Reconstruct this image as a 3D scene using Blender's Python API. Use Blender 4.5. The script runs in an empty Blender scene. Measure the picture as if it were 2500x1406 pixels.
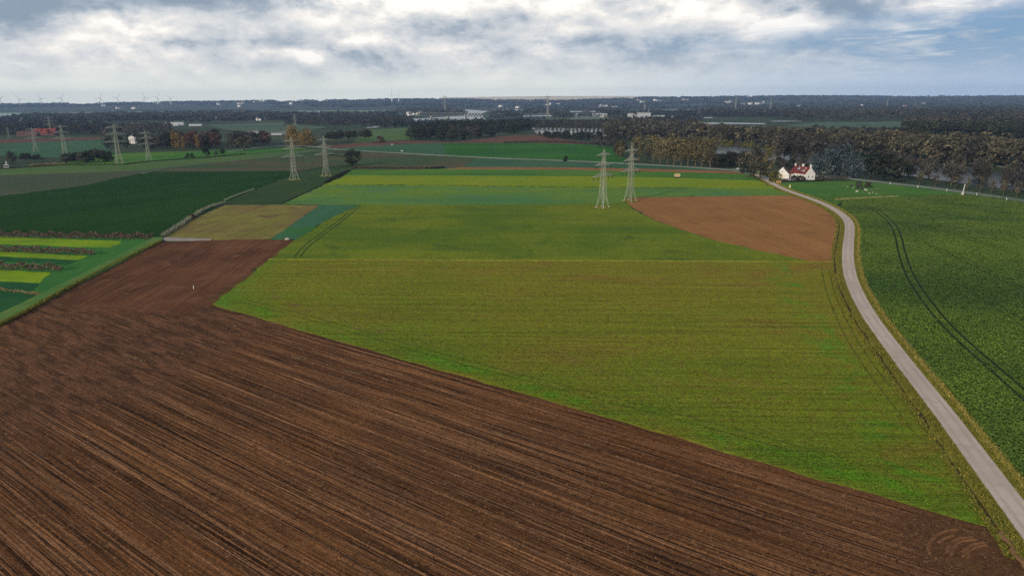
import bpy, math, random
import numpy as np
from mathutils import Matrix, Vector
from mathutils.geometry import tessellate_polygon

random.seed(7)
rng = np.random.default_rng(11)
SC = bpy.context.scene
COL = SC.collection

# ------------------------------------------------------------------ camera
CAM_H = 50.0
FPX = 1689.0                                   # focal length in pixels of the 2500 px wide photograph
PITCH = math.atan((703 - 247) / FPX)
ROLL = math.atan(-0.0064)
_F = np.array([0, math.cos(PITCH), -math.sin(PITCH)])
_U0 = np.array([0, math.sin(PITCH), math.cos(PITCH)])
_R0 = np.array([1.0, 0, 0])
_R = math.cos(ROLL) * _R0 + math.sin(ROLL) * _U0
_U = -math.sin(ROLL) * _R0 + math.cos(ROLL) * _U0
cam_d = bpy.data.cameras.new('camera')
cam_d.lens = 36.0 * FPX / 2500.0
cam_d.sensor_width = 36.0
cam_d.clip_start = 1.0
cam_d.clip_end = 60000.0
cam = bpy.data.objects.new('camera', cam_d)
COL.objects.link(cam)
M = Matrix.Identity(4)
for i in range(3):
    M[i][0], M[i][1], M[i][2] = _R[i], _U[i], -_F[i]
M[2][3] = CAM_H
cam.matrix_world = M
SC.camera = cam


def G(px, py, z=0.0):
    """point of the plane at height z that the photograph shows at (px, py)"""
    d = _F + _R * (px - 1250) / FPX + _U * (703 - py) / FPX
    t = (z - CAM_H) / d[2]
    return np.array([d[0] * t, d[1] * t])


# ------------------------------------------------------------------ node helper
class NT:
    def __init__(self, tree):
        self.t = tree
        self.n = tree.nodes
        self.l = tree.links

    def node(self, kind, **kw):
        nd = self.n.new(kind)
        for k, v in kw.items():
            setattr(nd, k, v)
        return nd

    def put(self, sock, v):
        if v is None:
            return
        if isinstance(v, bpy.types.NodeSocket):
            self.l.new(v, sock)
        else:
            if sock.type == 'RGBA' and len(v) == 3:
                v = (*v, 1)
            sock.default_value = v

    def math(self, op, a, b=None, c=None, clamp=False):
        nd = self.node('ShaderNodeMath', operation=op, use_clamp=clamp)
        self.put(nd.inputs[0], a)
        self.put(nd.inputs[1], b)
        self.put(nd.inputs[2], c)
        return nd.outputs[0]

    def mix(self, f, a, b, mode='MIX'):
        nd = self.node('ShaderNodeMix', data_type='RGBA', blend_type=mode)
        self.put(nd.inputs[0], f)
        self.put(nd.inputs[6], a)
        self.put(nd.inputs[7], b)
        return nd.outputs[2]

    def ramp(self, f, lo, hi, a=0.0, b=1.0, smooth=True):
        nd = self.node('ShaderNodeMapRange', interpolation_type='SMOOTHSTEP' if smooth else 'LINEAR')
        self.put(nd.inputs[0], f)
        for i, v in enumerate((lo, hi, a, b)):
            self.put(nd.inputs[i + 1], v)
        return nd.outputs[0]

    def noise(self, vec, scale, detail=4, rough=0.55, dist=0.0):
        nd = self.node('ShaderNodeTexNoise')
        self.put(nd.inputs['Vector'], vec)
        nd.inputs['Scale'].default_value = scale
        nd.inputs['Detail'].default_value = detail
        nd.inputs['Roughness'].default_value = rough
        nd.inputs['Distortion'].default_value = dist
        return nd.outputs[0]

    def comb(self, x, y, z=0.0):
        nd = self.node('ShaderNodeCombineXYZ')
        self.put(nd.inputs[0], x)
        self.put(nd.inputs[1], y)
        self.put(nd.inputs[2], z)
        return nd.outputs[0]

    def sep(self, v):
        nd = self.node('ShaderNodeSeparateXYZ')
        self.put(nd.inputs[0], v)
        return nd.outputs


# ------------------------------------------------------------------ sky and sun
SUN_EL = math.radians(21.0)
SUN_DIR = np.array([-0.62, -0.78])             # ground direction towards the sun
SUN_DIR = SUN_DIR / np.linalg.norm(SUN_DIR)
world = bpy.data.worlds.new('World')
SC.world = world
world.use_nodes = True
w = NT(world.node_tree)
w.n.clear()
SKY_K = 0.1
sky = w.node('ShaderNodeTexSky', sky_type='NISHITA', sun_disc=False)
sky.sun_elevation = SUN_EL
sky.sun_rotation = math.atan2(SUN_DIR[0], SUN_DIR[1])
sky.air_density, sky.dust_density, sky.ozone_density = 1.0, 1.0, 1.5
tc = w.node('ShaderNodeTexCoord')
dx, dy, dz = w.sep(tc.outputs['Generated'])[:3]
phi = w.math('ARCTAN2', dx, dy)
elv = w.math('ARCSINE', dz)


def cloud_density(de):
    """heaped cloud: broad banks broken into lumps, read at the elevation plus de"""
    e = w.math('ADD', elv, de) if de else elv
    a = w.noise(w.comb(phi, w.math('MULTIPLY', e, 2.1), 0.0), 5.4, 10, 0.58, 0.15)
    b = w.noise(w.comb(w.math('ADD', phi, 7.3), w.math('MULTIPLY', e, 1.7), 1.7), 13.0, 10, 0.60, 0.2)
    return w.math('ADD', w.math('MULTIPLY', a, 0.62), w.math('MULTIPLY', b, 0.38)), b


dens, n_mid = cloud_density(0)
dens_up, _ = cloud_density(0.015)
n_wisp = w.noise(w.comb(w.math('ADD', phi, 3.1), w.math('MULTIPLY', elv, 6.0), 4.2), 12.0, 8, 0.62, 0.5)


def blob(px, py, rx, ry):
    """soft round window of the sky round the direction the photograph shows at (px, py)"""
    p0 = math.atan2(px - 1250, FPX)
    e0 = (255 - 0.0064 * px - py) / FPX * math.cos(p0)
    a = w.math('DIVIDE', w.math('SUBTRACT', phi, p0), rx / FPX)
    b = w.math('DIVIDE', w.math('SUBTRACT', elv, e0), ry / FPX)
    s = w.math('ADD', w.math('MULTIPLY', a, a), w.math('MULTIPLY', b, b))
    return w.math('EXPONENT', w.math('MULTIPLY', s, -1.0))


def summed(items):
    out = None
    for it in items:
        v = w.math('MULTIPLY', blob(*it[:4]), it[4])
        out = v if out is None else w.math('ADD', out, v)
    return out


bright = summed([(1090, 5, 190, 55, 1.15), (1330, 60, 90, 60, 0.75), (1480, 10, 120, 30, 0.6), (1860, 72, 95, 40, 0.95),
                 (1700, 40, 90, 35, 0.55), (830, 18, 60, 30, 0.7), (300, 115, 90, 40, 0.45), (480, 75, 190, 30, 0.45),
                 (760, 150, 120, 22, 0.6), (1080, 128, 70, 16, 0.55), (1470, 145, 120, 14, 0.35), (2280, 12, 90, 30, 0.6),
                 (60, 130, 60, 25, 0.35), (905, 112, 50, 14, 0.5), (200, 135, 40, 14, 0.4)])
dark = summed([(150, 55, 230, 45, 0.75), (620, 15, 260, 40, 0.55), (1150, 85, 240, 32, 0.55), (620, 125, 200, 34, 0.35),
               (1700, 118, 260, 28, 0.45), (1560, 62, 120, 40, 0.3), (2050, 40, 200, 30, 0.4), (1120, 145, 200, 20, 0.25)])
blue = summed([(2260, 120, 330, 62, 0.95), (2480, 60, 220, 70, 0.5), (1650, 125, 300, 30, 0.3), (2420, 190, 420, 60, 0.35)])
relief = w.math('SUBTRACT', dens, dens_up)          # tops of the heaps catch the light, their undersides stay grey
heap = w.ramp(dens, 0.455, 0.530)
level = w.math('SUBTRACT', w.math('MULTIPLY', w.math('SUBTRACT', dens, 0.5), -0.5), w.math('MULTIPLY', heap, 0.25))
level = w.math('ADD', w.math('ADD', level, 0.20), w.math('MULTIPLY', relief, 3.6))
level = w.math('ADD', level, w.math('MULTIPLY', w.math('SUBTRACT', n_wisp, 0.5), 0.28))
level = w.math('ADD', level, w.math('MULTIPLY', bright, w.math('ADD', -0.12, w.math('MULTIPLY', n_mid, 1.25))))
level = w.math('SUBTRACT', level, w.math('MULTIPLY', dark, w.math('SUBTRACT', 0.82, w.math('MULTIPLY', n_mid, 0.85))))
cr = w.node('ShaderNodeValToRGB')
w.put(cr.inputs[0], w.math('ADD', level, 0.505))
els = cr.color_ramp.elements
els[0].position, els[0].color = 0.10, (0.29, 0.365, 0.455, 1)
els[1].position, els[1].color = 0.98, (1.15, 1.10, 1.03, 1)
for pos, c in ((0.32, (0.41, 0.475, 0.55, 1)), (0.48, (0.62, 0.655, 0.69, 1)), (0.60, (0.73, 0.745, 0.76, 1)), (0.72, (0.84, 0.835, 0.82, 1)), (0.82, (0.97, 0.93, 0.875, 1))):
    e = els.new(pos)
    e.color = c
cloud = cr.outputs[0]
# clear blue between the clouds comes from the Sky Texture itself
sky_bl = w.mix(1.0, sky.outputs[0], (0.62, 0.80, 1.0), 'MULTIPLY')
blue_f = w.math('MULTIPLY', blue, w.math('SUBTRACT', 1.05, w.math('MULTIPLY', w.ramp(n_wisp, 0.40, 0.72), 0.75)), clamp=True)
cloud10 = w.mix(1.0, cloud, (10.0, 10.0, 10.0), 'MULTIPLY')
blue10 = w.mix(0.25, (2.0, 3.35, 5.6), sky_bl)
col = w.mix(w.math('MULTIPLY', blue_f, 0.95), cloud10, blue10)
# pale bank of distant cloud near the horizon: greenish white on the left, blue grey on the right
side = w.ramp(phi, -0.05, 0.60)
pale = w.mix(w.ramp(elv, 0.012, 0.055), w.mix(side, (11.0, 11.0, 9.6), (5.6, 6.9, 8.7)), w.mix(side, (7.7, 8.0, 7.9), (4.7, 5.8, 7.3)))
hz = w.ramp(w.math('ADD', elv, w.math('MULTIPLY', w.math('SUBTRACT', n_mid, 0.5), 0.035)), 0.010, 0.072, 0.92, 0.0)
col = w.mix(hz, col, pale)
# higher than the photograph reaches: an even grey white deck lit by a low sun
deck = w.mix(w.ramp(dens, 0.3, 0.7), (3.5, 4.1, 4.9), (5.6, 5.9, 6.1))
col = w.mix(w.ramp(elv, 0.17, 0.40), col, deck)
bg = w.node('ShaderNodeBackground')
w.put(bg.inputs[0], col)
bg.inputs[1].default_value = SKY_K
wo = w.node('ShaderNodeOutputWorld')
w.l.new(bg.outputs[0], wo.inputs[0])

sun_d = bpy.data.lights.new('sun', 'SUN')
sun_d.energy = 2.7
sun_d.angle = math.radians(4.0)
sun_d.color = (1.0, 0.86, 0.68)
sun = bpy.data.objects.new('sun', sun_d)
COL.objects.link(sun)
sun.location = (0, 0, 200)
sd = Vector((SUN_DIR[0] * math.cos(SUN_EL), SUN_DIR[1] * math.cos(SUN_EL), math.sin(SUN_EL)))
sun.rotation_euler = sd.to_track_quat('Z', 'Y').to_euler()

vs = SC.view_settings
vs.view_transform = 'Standard'
vs.look = 'None'
vs.exposure = 0.0
vs.gamma = 1.0
SC.render.engine = 'CYCLES'
SC.cycles.max_bounces = 4
SC.cycles.diffuse_bounces = 2
SC.cycles.glossy_bounces = 2
SC.cycles.transmission_bounces = 2
SC.cycles.transparent_max_bounces = 4
SC.cycles.volume_bounces = 0
SC.cycles.use_denoising = False
SC.cycles.sample_clamp_direct = 6.0
SC.cycles.sample_clamp_indirect = 2.0


# ------------------------------------------------------------------ object helpers
def tag(o, label=None, cat=None, group=None, kind=None):
    if label:
        o['label'] = label
    if cat:
        o['category'] = cat
    if group:
        o['group'] = group
    if kind:
        o['kind'] = kind
    return o


def empty(name, loc, rz=0.0, s=1.0):
    o = bpy.data.objects.new(name, None)
    o.empty_display_size = 0.5
    o.location = loc
    o.rotation_euler = (0, 0, rz)
    o.scale = (s, s, s) if not hasattr(s, '__len__') else s
    COL.objects.link(o)
    return o


def link(name, me, parent=None):
    o = bpy.data.objects.new(name, me)
    COL.objects.link(o)
    if parent:
        o.parent = parent
    return o


def copy_tree(o, parent=None):
    c = o.copy()
    COL.objects.link(c)
    c.parent = parent
    for ch in list(o.children):
        copy_tree(ch, c)
    return c


class MB:
    """collects shapes into one mesh"""

    def __init__(self):
        self.v, self.f = [], []

    def add(self, vs_, fs_):
        b = len(self.v)
        self.v += [tuple(map(float, p)) for p in vs_]
        self.f += [tuple(b + i for i in q) for q in fs_]
        return self

    def box(self, c, s, rz=0.0):
        hx, hy, hz_ = s[0] / 2, s[1] / 2, s[2] / 2
        ca, sa = math.cos(rz), math.sin(rz)
        vs_ = []
        for z in (-hz_, hz_):
            for x, y in ((-hx, -hy), (hx, -hy), (hx, hy), (-hx, hy)):
                vs_.append((c[0] + x * ca - y * sa, c[1] + x * sa + y * ca, c[2] + z))
        return self.add(vs_, [(3, 2, 1, 0), (4, 5, 6, 7), (0, 1, 5, 4), (1, 2, 6, 5), (2, 3, 7, 6), (3, 0, 4, 7)])

    def tube(self, p, q, r0, r1=None, n=6):
        r1 = r0 if r1 is None else r1
        p, q = Vector(p), Vector(q)
        d = (q - p).normalized()
        a = d.orthogonal().normalized()
        b = d.cross(a)
        vs_ = []
        for c, r in ((p, r0), (q, r1)):
            for k in range(n):
                t = 2 * math.pi * k / n
                vs_.append(c + a * (r * math.cos(t)) + b * (r * math.sin(t)))
        fs_ = [(k, (k + 1) % n, n + (k + 1) % n, n + k) for k in range(n)]
        fs_ += [tuple(range(n - 1, -1, -1)), tuple(range(n, 2 * n))]
        return self.add(vs_, fs_)

    def loft(self, rings):
        n = len(rings[0])
        vs_ = [p for r in rings for p in r]
        fs_ = []
        for i in range(len(rings) - 1):
            for k in range(n):
                k2 = (k + 1) % n
                fs_.append((i * n + k, i * n + k2, (i + 1) * n + k2, (i + 1) * n + k))
        fs_.append(tuple(range(n - 1, -1, -1)))
        fs_.append(tuple((len(rings) - 1) * n + k for k in range(n)))
        return self.add(vs_, fs_)

    def prism(self, outline, y0, y1):
        """outline in x,z extruded along y"""
        n = len(outline)
        vs_ = [(x, y0, z) for x, z in outline] + [(x, y1, z) for x, z in outline]
        fs_ = [tuple(range(n)), tuple(range(2 * n - 1, n - 1, -1))]
        fs_ += [(k, n + k, n + (k + 1) % n, (k + 1) % n) for k in range(n)]
        return self.add(vs_, fs_)

    def mesh(self, name, mat):
        me = bpy.data.meshes.new(name)
        me.from_pydata(self.v, [], self.f)
        if mat:
            me.materials.append(mat)
        me.update()
        return me

    def build(self, name, mat, parent=None):
        return link(name, self.mesh(name, mat), parent)


def np_mesh(name, V, Q, mat, tint=None):
    """mesh from numpy quads or triangles, with an optional per-face float called tint"""
    me = bpy.data.meshes.new(name)
    k = Q.shape[1]
    me.vertices.add(len(V))
    me.vertices.foreach_set('co', np.asarray(V, np.float32).ravel())
    me.loops.add(Q.size)
    me.loops.foreach_set('vertex_index', Q.astype(np.int32).ravel())
    me.polygons.add(len(Q))
    me.polygons.foreach_set('loop_start', np.arange(0, Q.size, k, dtype=np.int32))
    me.polygons.foreach_set('loop_total', np.full(len(Q), k, np.int32))
    me.update(calc_edges=True)
    if tint is not None:
        at = me.attributes.new('tint', 'FLOAT', 'FACE')
        at.data.foreach_set('value', np.asarray(tint, np.float32))
    me.materials.append(mat)
    return me


# ------------------------------------------------------------------ materials
def plain(name, c, rough=0.85, spec=0.2, var=0.12, scale=2.0):
    m = bpy.data.materials.new(name)
    m.use_nodes = True
    t = NT(m.node_tree)
    b = t.n['Principled BSDF']
    o = t.node('ShaderNodeTexCoord').outputs['Object']
    f = t.noise(o, scale, 4, 0.6)
    lo = tuple(x * (1 - var) for x in c)
    hi = tuple(min(1, x * (1 + var)) for x in c)
    t.put(b.inputs['Base Color'], t.mix(t.ramp(f, 0.3, 0.7), lo, hi))
    b.inputs['Roughness'].default_value = rough
    b.inputs['Specular IOR Level'].default_value = spec
    return m


def leafy(name, stops, obj_var=0.25, warm=None):
    """foliage: colour from the per-leaf tint, drifting a little from tree to tree"""
    m = bpy.data.materials.new(name)
    m.use_nodes = True
    t = NT(m.node_tree)
    b = t.n['Principled BSDF']
    at = t.node('ShaderNodeAttribute', attribute_name='tint', attribute_type='GEOMETRY')
    r = t.node('ShaderNodeValToRGB')
    t.put(r.inputs[0], at.outputs['Fac'])
    e = r.color_ramp.elements
    e[0].position, e[0].color = 0.0, (*stops[0], 1)
    e[1].position, e[1].color = 1.0, (*stops[-1], 1)
    for i, s in enumerate(stops[1:-1]):
        q = e.new((i + 1) / (len(stops) - 1))
        q.color = (*s, 1)
    oi = t.node('ShaderNodeObjectInfo').outputs['Random']
    c = r.outputs[0]
    if warm:
        c = t.mix(t.math('MULTIPLY', t.ramp(oi, 0.35, 1.0), 0.6), c, warm)
    k = t.math('ADD', 1 - obj_var, t.math('MULTIPLY', t.math('FRACT', t.math('MULTIPLY', oi, 7.31)), 2 * obj_var))
    hsv = t.node('ShaderNodeHueSaturation')
    t.put(hsv.inputs['Value'], k)
    t.put(hsv.inputs['Color'], c)
    t.put(b.inputs['Base Color'], hsv.outputs[0])
    b.inputs['Roughness'].default_value = 0.9
    b.inputs['Specular IOR Level'].default_value = 0.08
    return m


def field(name, c1, c2, ang=0.0, big=0.02, streak=0.5, streak_k=0.35, grain=1.6, grain_k=0.35, bump=0.25, c3=None, c3_f=0.0, extra=None, aniso=0.02):
    """a cropped field: two colours drifting over tens of metres, rows along direction ang (radians), clods or leaves at grain per metre"""
    m = bpy.data.materials.new(name)
    m.use_nodes = True
    t = NT(m.node_tree)
    b = t.n['Principled BSDF']
    P = t.node('ShaderNodeTexCoord').outputs['Object']
    mp = t.node('ShaderNodeMapping', vector_type='POINT')
    mp.inputs['Rotation'].default_value = (0, 0, -ang)
    t.put(mp.inputs['Vector'], P)
    x, y, _ = t.sep(mp.outputs[0])[:3]
    broad = t.noise(P, big, 5, 0.6, 0.4)
    rows = t.noise(t.comb(t.math('MULTIPLY', x, aniso), t.math('MULTIPLY', y, 1.0)), streak, 5, 0.7)
    drift = t.noise(t.comb(t.math('MULTIPLY', x, 0.15), t.math('MULTIPLY', y, 1.0), 9.0), streak * 0.12, 4, 0.6)
    fine = t.noise(P, grain, 5, 0.65)
    f = t.math('ADD', t.math('MULTIPLY', broad, 0.55), t.math('MULTIPLY', drift, 0.45))
    c = t.mix(t.ramp(f, 0.38, 0.62), c1, c2)
    if c3:
        c = t.mix(t.math('MULTIPLY', t.ramp(t.noise(P, big * 3.1, 5, 0.65, 0.6), 0.52, 0.70), c3_f), c, c3)
    if extra:
        c = extra(t, P, x, y, c, fine)
    k = t.math('ADD', 1.0, t.math('MULTIPLY', t.math('SUBTRACT', rows, 0.5), 2 * streak_k))
    k = t.math('MULTIPLY', k, t.math('ADD', 1.0, t.math('MULTIPLY', t.math('SUBTRACT', fine, 0.5), 2 * grain_k)))
    hsv = t.node('ShaderNodeHueSaturation')
    t.put(hsv.inputs['Value'], k)
    t.put(hsv.inputs['Color'], c)
    t.put(b.inputs['Base Color'], hsv.outputs[0])
    b.inputs['Roughness'].default_value = 1.0
    b.inputs['Specular IOR Level'].default_value = 0.03
    if bump:
        h = t.math('ADD', t.math('MULTIPLY', rows, 0.6), t.math('MULTIPLY', fine, 0.5))
        bp = t.node('ShaderNodeBump')
        bp.inputs['Strength'].default_value = 1.0
        bp.inputs['Distance'].default_value = bump
        t.put(bp.inputs['Height'], h)
        t.put(b.inputs['Normal'], bp.outputs[0])
    return m


# ------------------------------------------------------------------ ground sheets
def dense(pts, step, jit=0.0, closed=True):
    pts = [np.array(p, float) for p in pts]
    out = []
    n = len(pts)
    for i in range(n if closed else n - 1):
        a, b = pts[i], pts[(i + 1) % n]
        L = np.linalg.norm(b - a)
        k = int(min(80, max(1, L / step)))
        d = (b - a) / max(L, 1e-6)
        nrm = np.array([-d[1], d[0]])
        for j in range(k):
            p = a + (b - a) * j / k
            if j and jit:
                p = p + nrm * rng.normal(0, jit)
            out.append(p)
    if not closed:
        out.append(pts[-1])
    return out


def slab(name, pts, h, mat, step=6.0, jit=0.25, kind='structure'):
    """sheet of ground at height h with its own edge down to the soil"""
    P = dense(pts, step, jit)
    n = len(P)
    tris = tessellate_polygon([[Vector((p[0], p[1], 0)) for p in P]])
    mb = MB()
    V = [(p[0], p[1], h) for p in P] + [(p[0], p[1], -0.05) for p in P]
    area = sum(P[i][0] * P[(i + 1) % n][1] - P[(i + 1) % n][0] * P[i][1] for i in range(n))
    F = []
    for a, b, c in tris:
        A, B, Cc = P[a], P[b], P[c]
        if (B[0] - A[0]) * (Cc[1] - A[1]) - (B[1] - A[1]) * (Cc[0] - A[0]) < 0:
            a, c = c, a
        F.append((a, b, c))
    for i in range(n):
        j = (i + 1) % n
        F.append((i, n + i, n + j, j) if area > 0 else (j, n + j, n + i, i))
    mb.add(V, F)
    o = mb.build(name, mat)
    tag(o, kind=kind)
    return o


def pxs(*pts):
    return [G(*p) for p in pts]


def smooth(pts, k=6):
    """Catmull-Rom through points"""
    P = [np.array(p, float) for p in pts]
    P = [2 * P[0] - P[1]] + P + [2 * P[-1] - P[-2]]
    out = []
    for i in range(1, len(P) - 2):
        for j in range(k):
            t = j / k
            a, b, c, d = P[i - 1], P[i], P[i + 1], P[i + 2]
            out.append(0.5 * ((2 * b) + (c - a) * t + (2 * a - 5 * b + 4 * c - d) * t * t + (3 * b - a - 3 * c + d) * t ** 3))
    out.append(P[-2])
    return out


def offset(line, d):
    """line shifted sideways to its left by d"""
    L = [np.array(p) for p in line]
    out = []
    for i, p in enumerate(L):
        a = L[max(0, i - 1)]
        b = L[min(len(L) - 1, i + 1)]
        t = (b - a) / max(1e-6, np.linalg.norm(b - a))
        dd = d[i] if hasattr(d, '__len__') else d
        out.append(p + np.array([-t[1], t[0]]) * dd)
    return out


def ribbon(name, line, wl, wr, h, mat, jit=0.0):
    return slab(name, offset(line, wl) + offset(line, -wr)[::-1], h, mat, 3.0, jit)


def inside(p, poly):
    x, y = p
    c = False
    n = len(poly)
    for i in range(n):
        x1, y1 = poly[i]
        x2, y2 = poly[(i + 1) % n]
        if (y1 > y) != (y2 > y) and x < (x2 - x1) * (y - y1) / (y2 - y1) + x1:
            c = not c
    return c


# ------------------------------------------------------------------ ground, fields, roads, water
def sub_lin(r, g, b, k=0.78):
    """real base colour from an sRGB reading of the sunlit surface"""
    def l(v):
        v /= 255.0
        return (v / 12.92 if v <= 0.04045 else ((v + 0.055) / 1.055) ** 2.4) / k
    return (l(r), l(g), l(b))


S = sub_lin
PL = np.array([-76.7, 170.2])                   # the straight edge between ploughed land and young crop
PD = np.array([134.2, -97.4]) / np.linalg.norm([134.2, -97.4])
PN = np.array([-PD[1], PD[0]])
A_PL = math.atan2(PD[1], PD[0])

m_ground = field('pasture_ground', S(42, 56, 42), S(58, 66, 48), 0.1, 0.006, 0.05, 0.15, 0.2, 0.2, 0.0, S(72, 66, 56), 0.6)


def plough_extra(t, P, x, y, c, fine):
    # dark moist soil and paler crusted soil, grooves left by the harrow, rough headland on the left
    px_, py_, _ = t.sep(P)[:3]
    wet = t.ramp(t.noise(P, 0.022, 4, 0.6, 0.5), 0.40, 0.60)
    c = t.mix(t.math('MULTIPLY', wet, 0.5), c, S(64, 44, 33))
    crust = t.noise(t.comb(t.math('MULTIPLY', x, 0.03), y, 3.0), 0.5, 5, 0.75)
    c = t.mix(t.math('MULTIPLY', t.ramp(crust, 0.54, 0.68), 0.7), c, S(140, 96, 60))
    clod = t.noise(P, 1.3, 4, 0.75)
    e = t.math('ADD', t.math('MULTIPLY', px_, 0.92), t.math('MULTIPLY', py_, -0.39))
    e = t.math('ADD', e, t.math('MULTIPLY', t.noise(P, 0.05, 3, 0.5), 14.0))
    hl = t.ramp(e, -106.0, -92.0, 1.0, 0.0)
    out = c
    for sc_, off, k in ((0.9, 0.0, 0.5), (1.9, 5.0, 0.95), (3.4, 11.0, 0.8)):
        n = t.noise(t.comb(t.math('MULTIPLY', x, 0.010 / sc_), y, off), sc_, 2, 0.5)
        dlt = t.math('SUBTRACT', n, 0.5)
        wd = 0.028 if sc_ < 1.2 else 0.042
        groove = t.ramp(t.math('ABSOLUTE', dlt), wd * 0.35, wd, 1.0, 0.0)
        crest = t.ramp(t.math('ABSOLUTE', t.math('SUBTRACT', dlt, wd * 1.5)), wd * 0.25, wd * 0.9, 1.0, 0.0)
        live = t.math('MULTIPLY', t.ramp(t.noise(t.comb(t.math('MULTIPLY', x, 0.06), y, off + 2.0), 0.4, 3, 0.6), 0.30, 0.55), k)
        out = t.mix(t.math('MULTIPLY', t.math('MULTIPLY', groove, live), 0.95), out, S(28, 18, 13))  # shade inside the grooves, painted into the soil colour
        out = t.mix(t.math('MULTIPLY', t.math('MULTIPLY', crest, live), 0.55), out, S(150, 110, 80))  # sunlit crests beside them, painted into the soil colour
    wav = t.noise(t.comb(t.math('MULTIPLY', x, 0.11), t.math('MULTIPLY', y, 0.55)), 1.0, 5, 0.66, 0.8)
    hc = t.mix(t.ramp(wav, 0.36, 0.66), S(60, 42, 32), S(104, 72, 52))
    out = t.mix(t.math('MULTIPLY', hl, 0.8), out, hc)
    # trampled corner where the tractor turned
    dv = t.node('ShaderNodeVectorMath', operation='DISTANCE')
    t.put(dv.inputs[0], P)
    cc = G(2400, 1340)
    dv.inputs[1].default_value = (cc[0], cc[1], 0)
    corner = t.ramp(t.math('ADD', dv.outputs['Value'], t.math('MULTIPLY', t.noise(P, 0.4, 3, 0.6), 3.0)), 9.0, 11.5, 1.0, 0.0)
    out = t.mix(t.math('MULTIPLY', corner, 0.85), out, t.mix(t.noise(P, 0.6, 4, 0.7), S(60, 42, 29), S(98, 68, 44)))
    out = t.mix(t.math('MULTIPLY', t.ramp(clod, 0.56, 0.72), 0.5), out, S(146, 110, 82))
    return t.mix(t.math('MULTIPLY', t.ramp(clod, 0.46, 0.32), 0.6), out, S(34, 23, 18))


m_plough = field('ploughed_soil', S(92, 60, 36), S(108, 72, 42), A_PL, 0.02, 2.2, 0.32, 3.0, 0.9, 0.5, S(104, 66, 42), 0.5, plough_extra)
m_plough_b = field('ploughed_soil_far', S(74, 48, 34), S(96, 63, 43), math.radians(93), 0.03, 0.9, 0.8, 2.0, 0.6, 0.35, S(108, 74, 56), 0.6)


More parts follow.
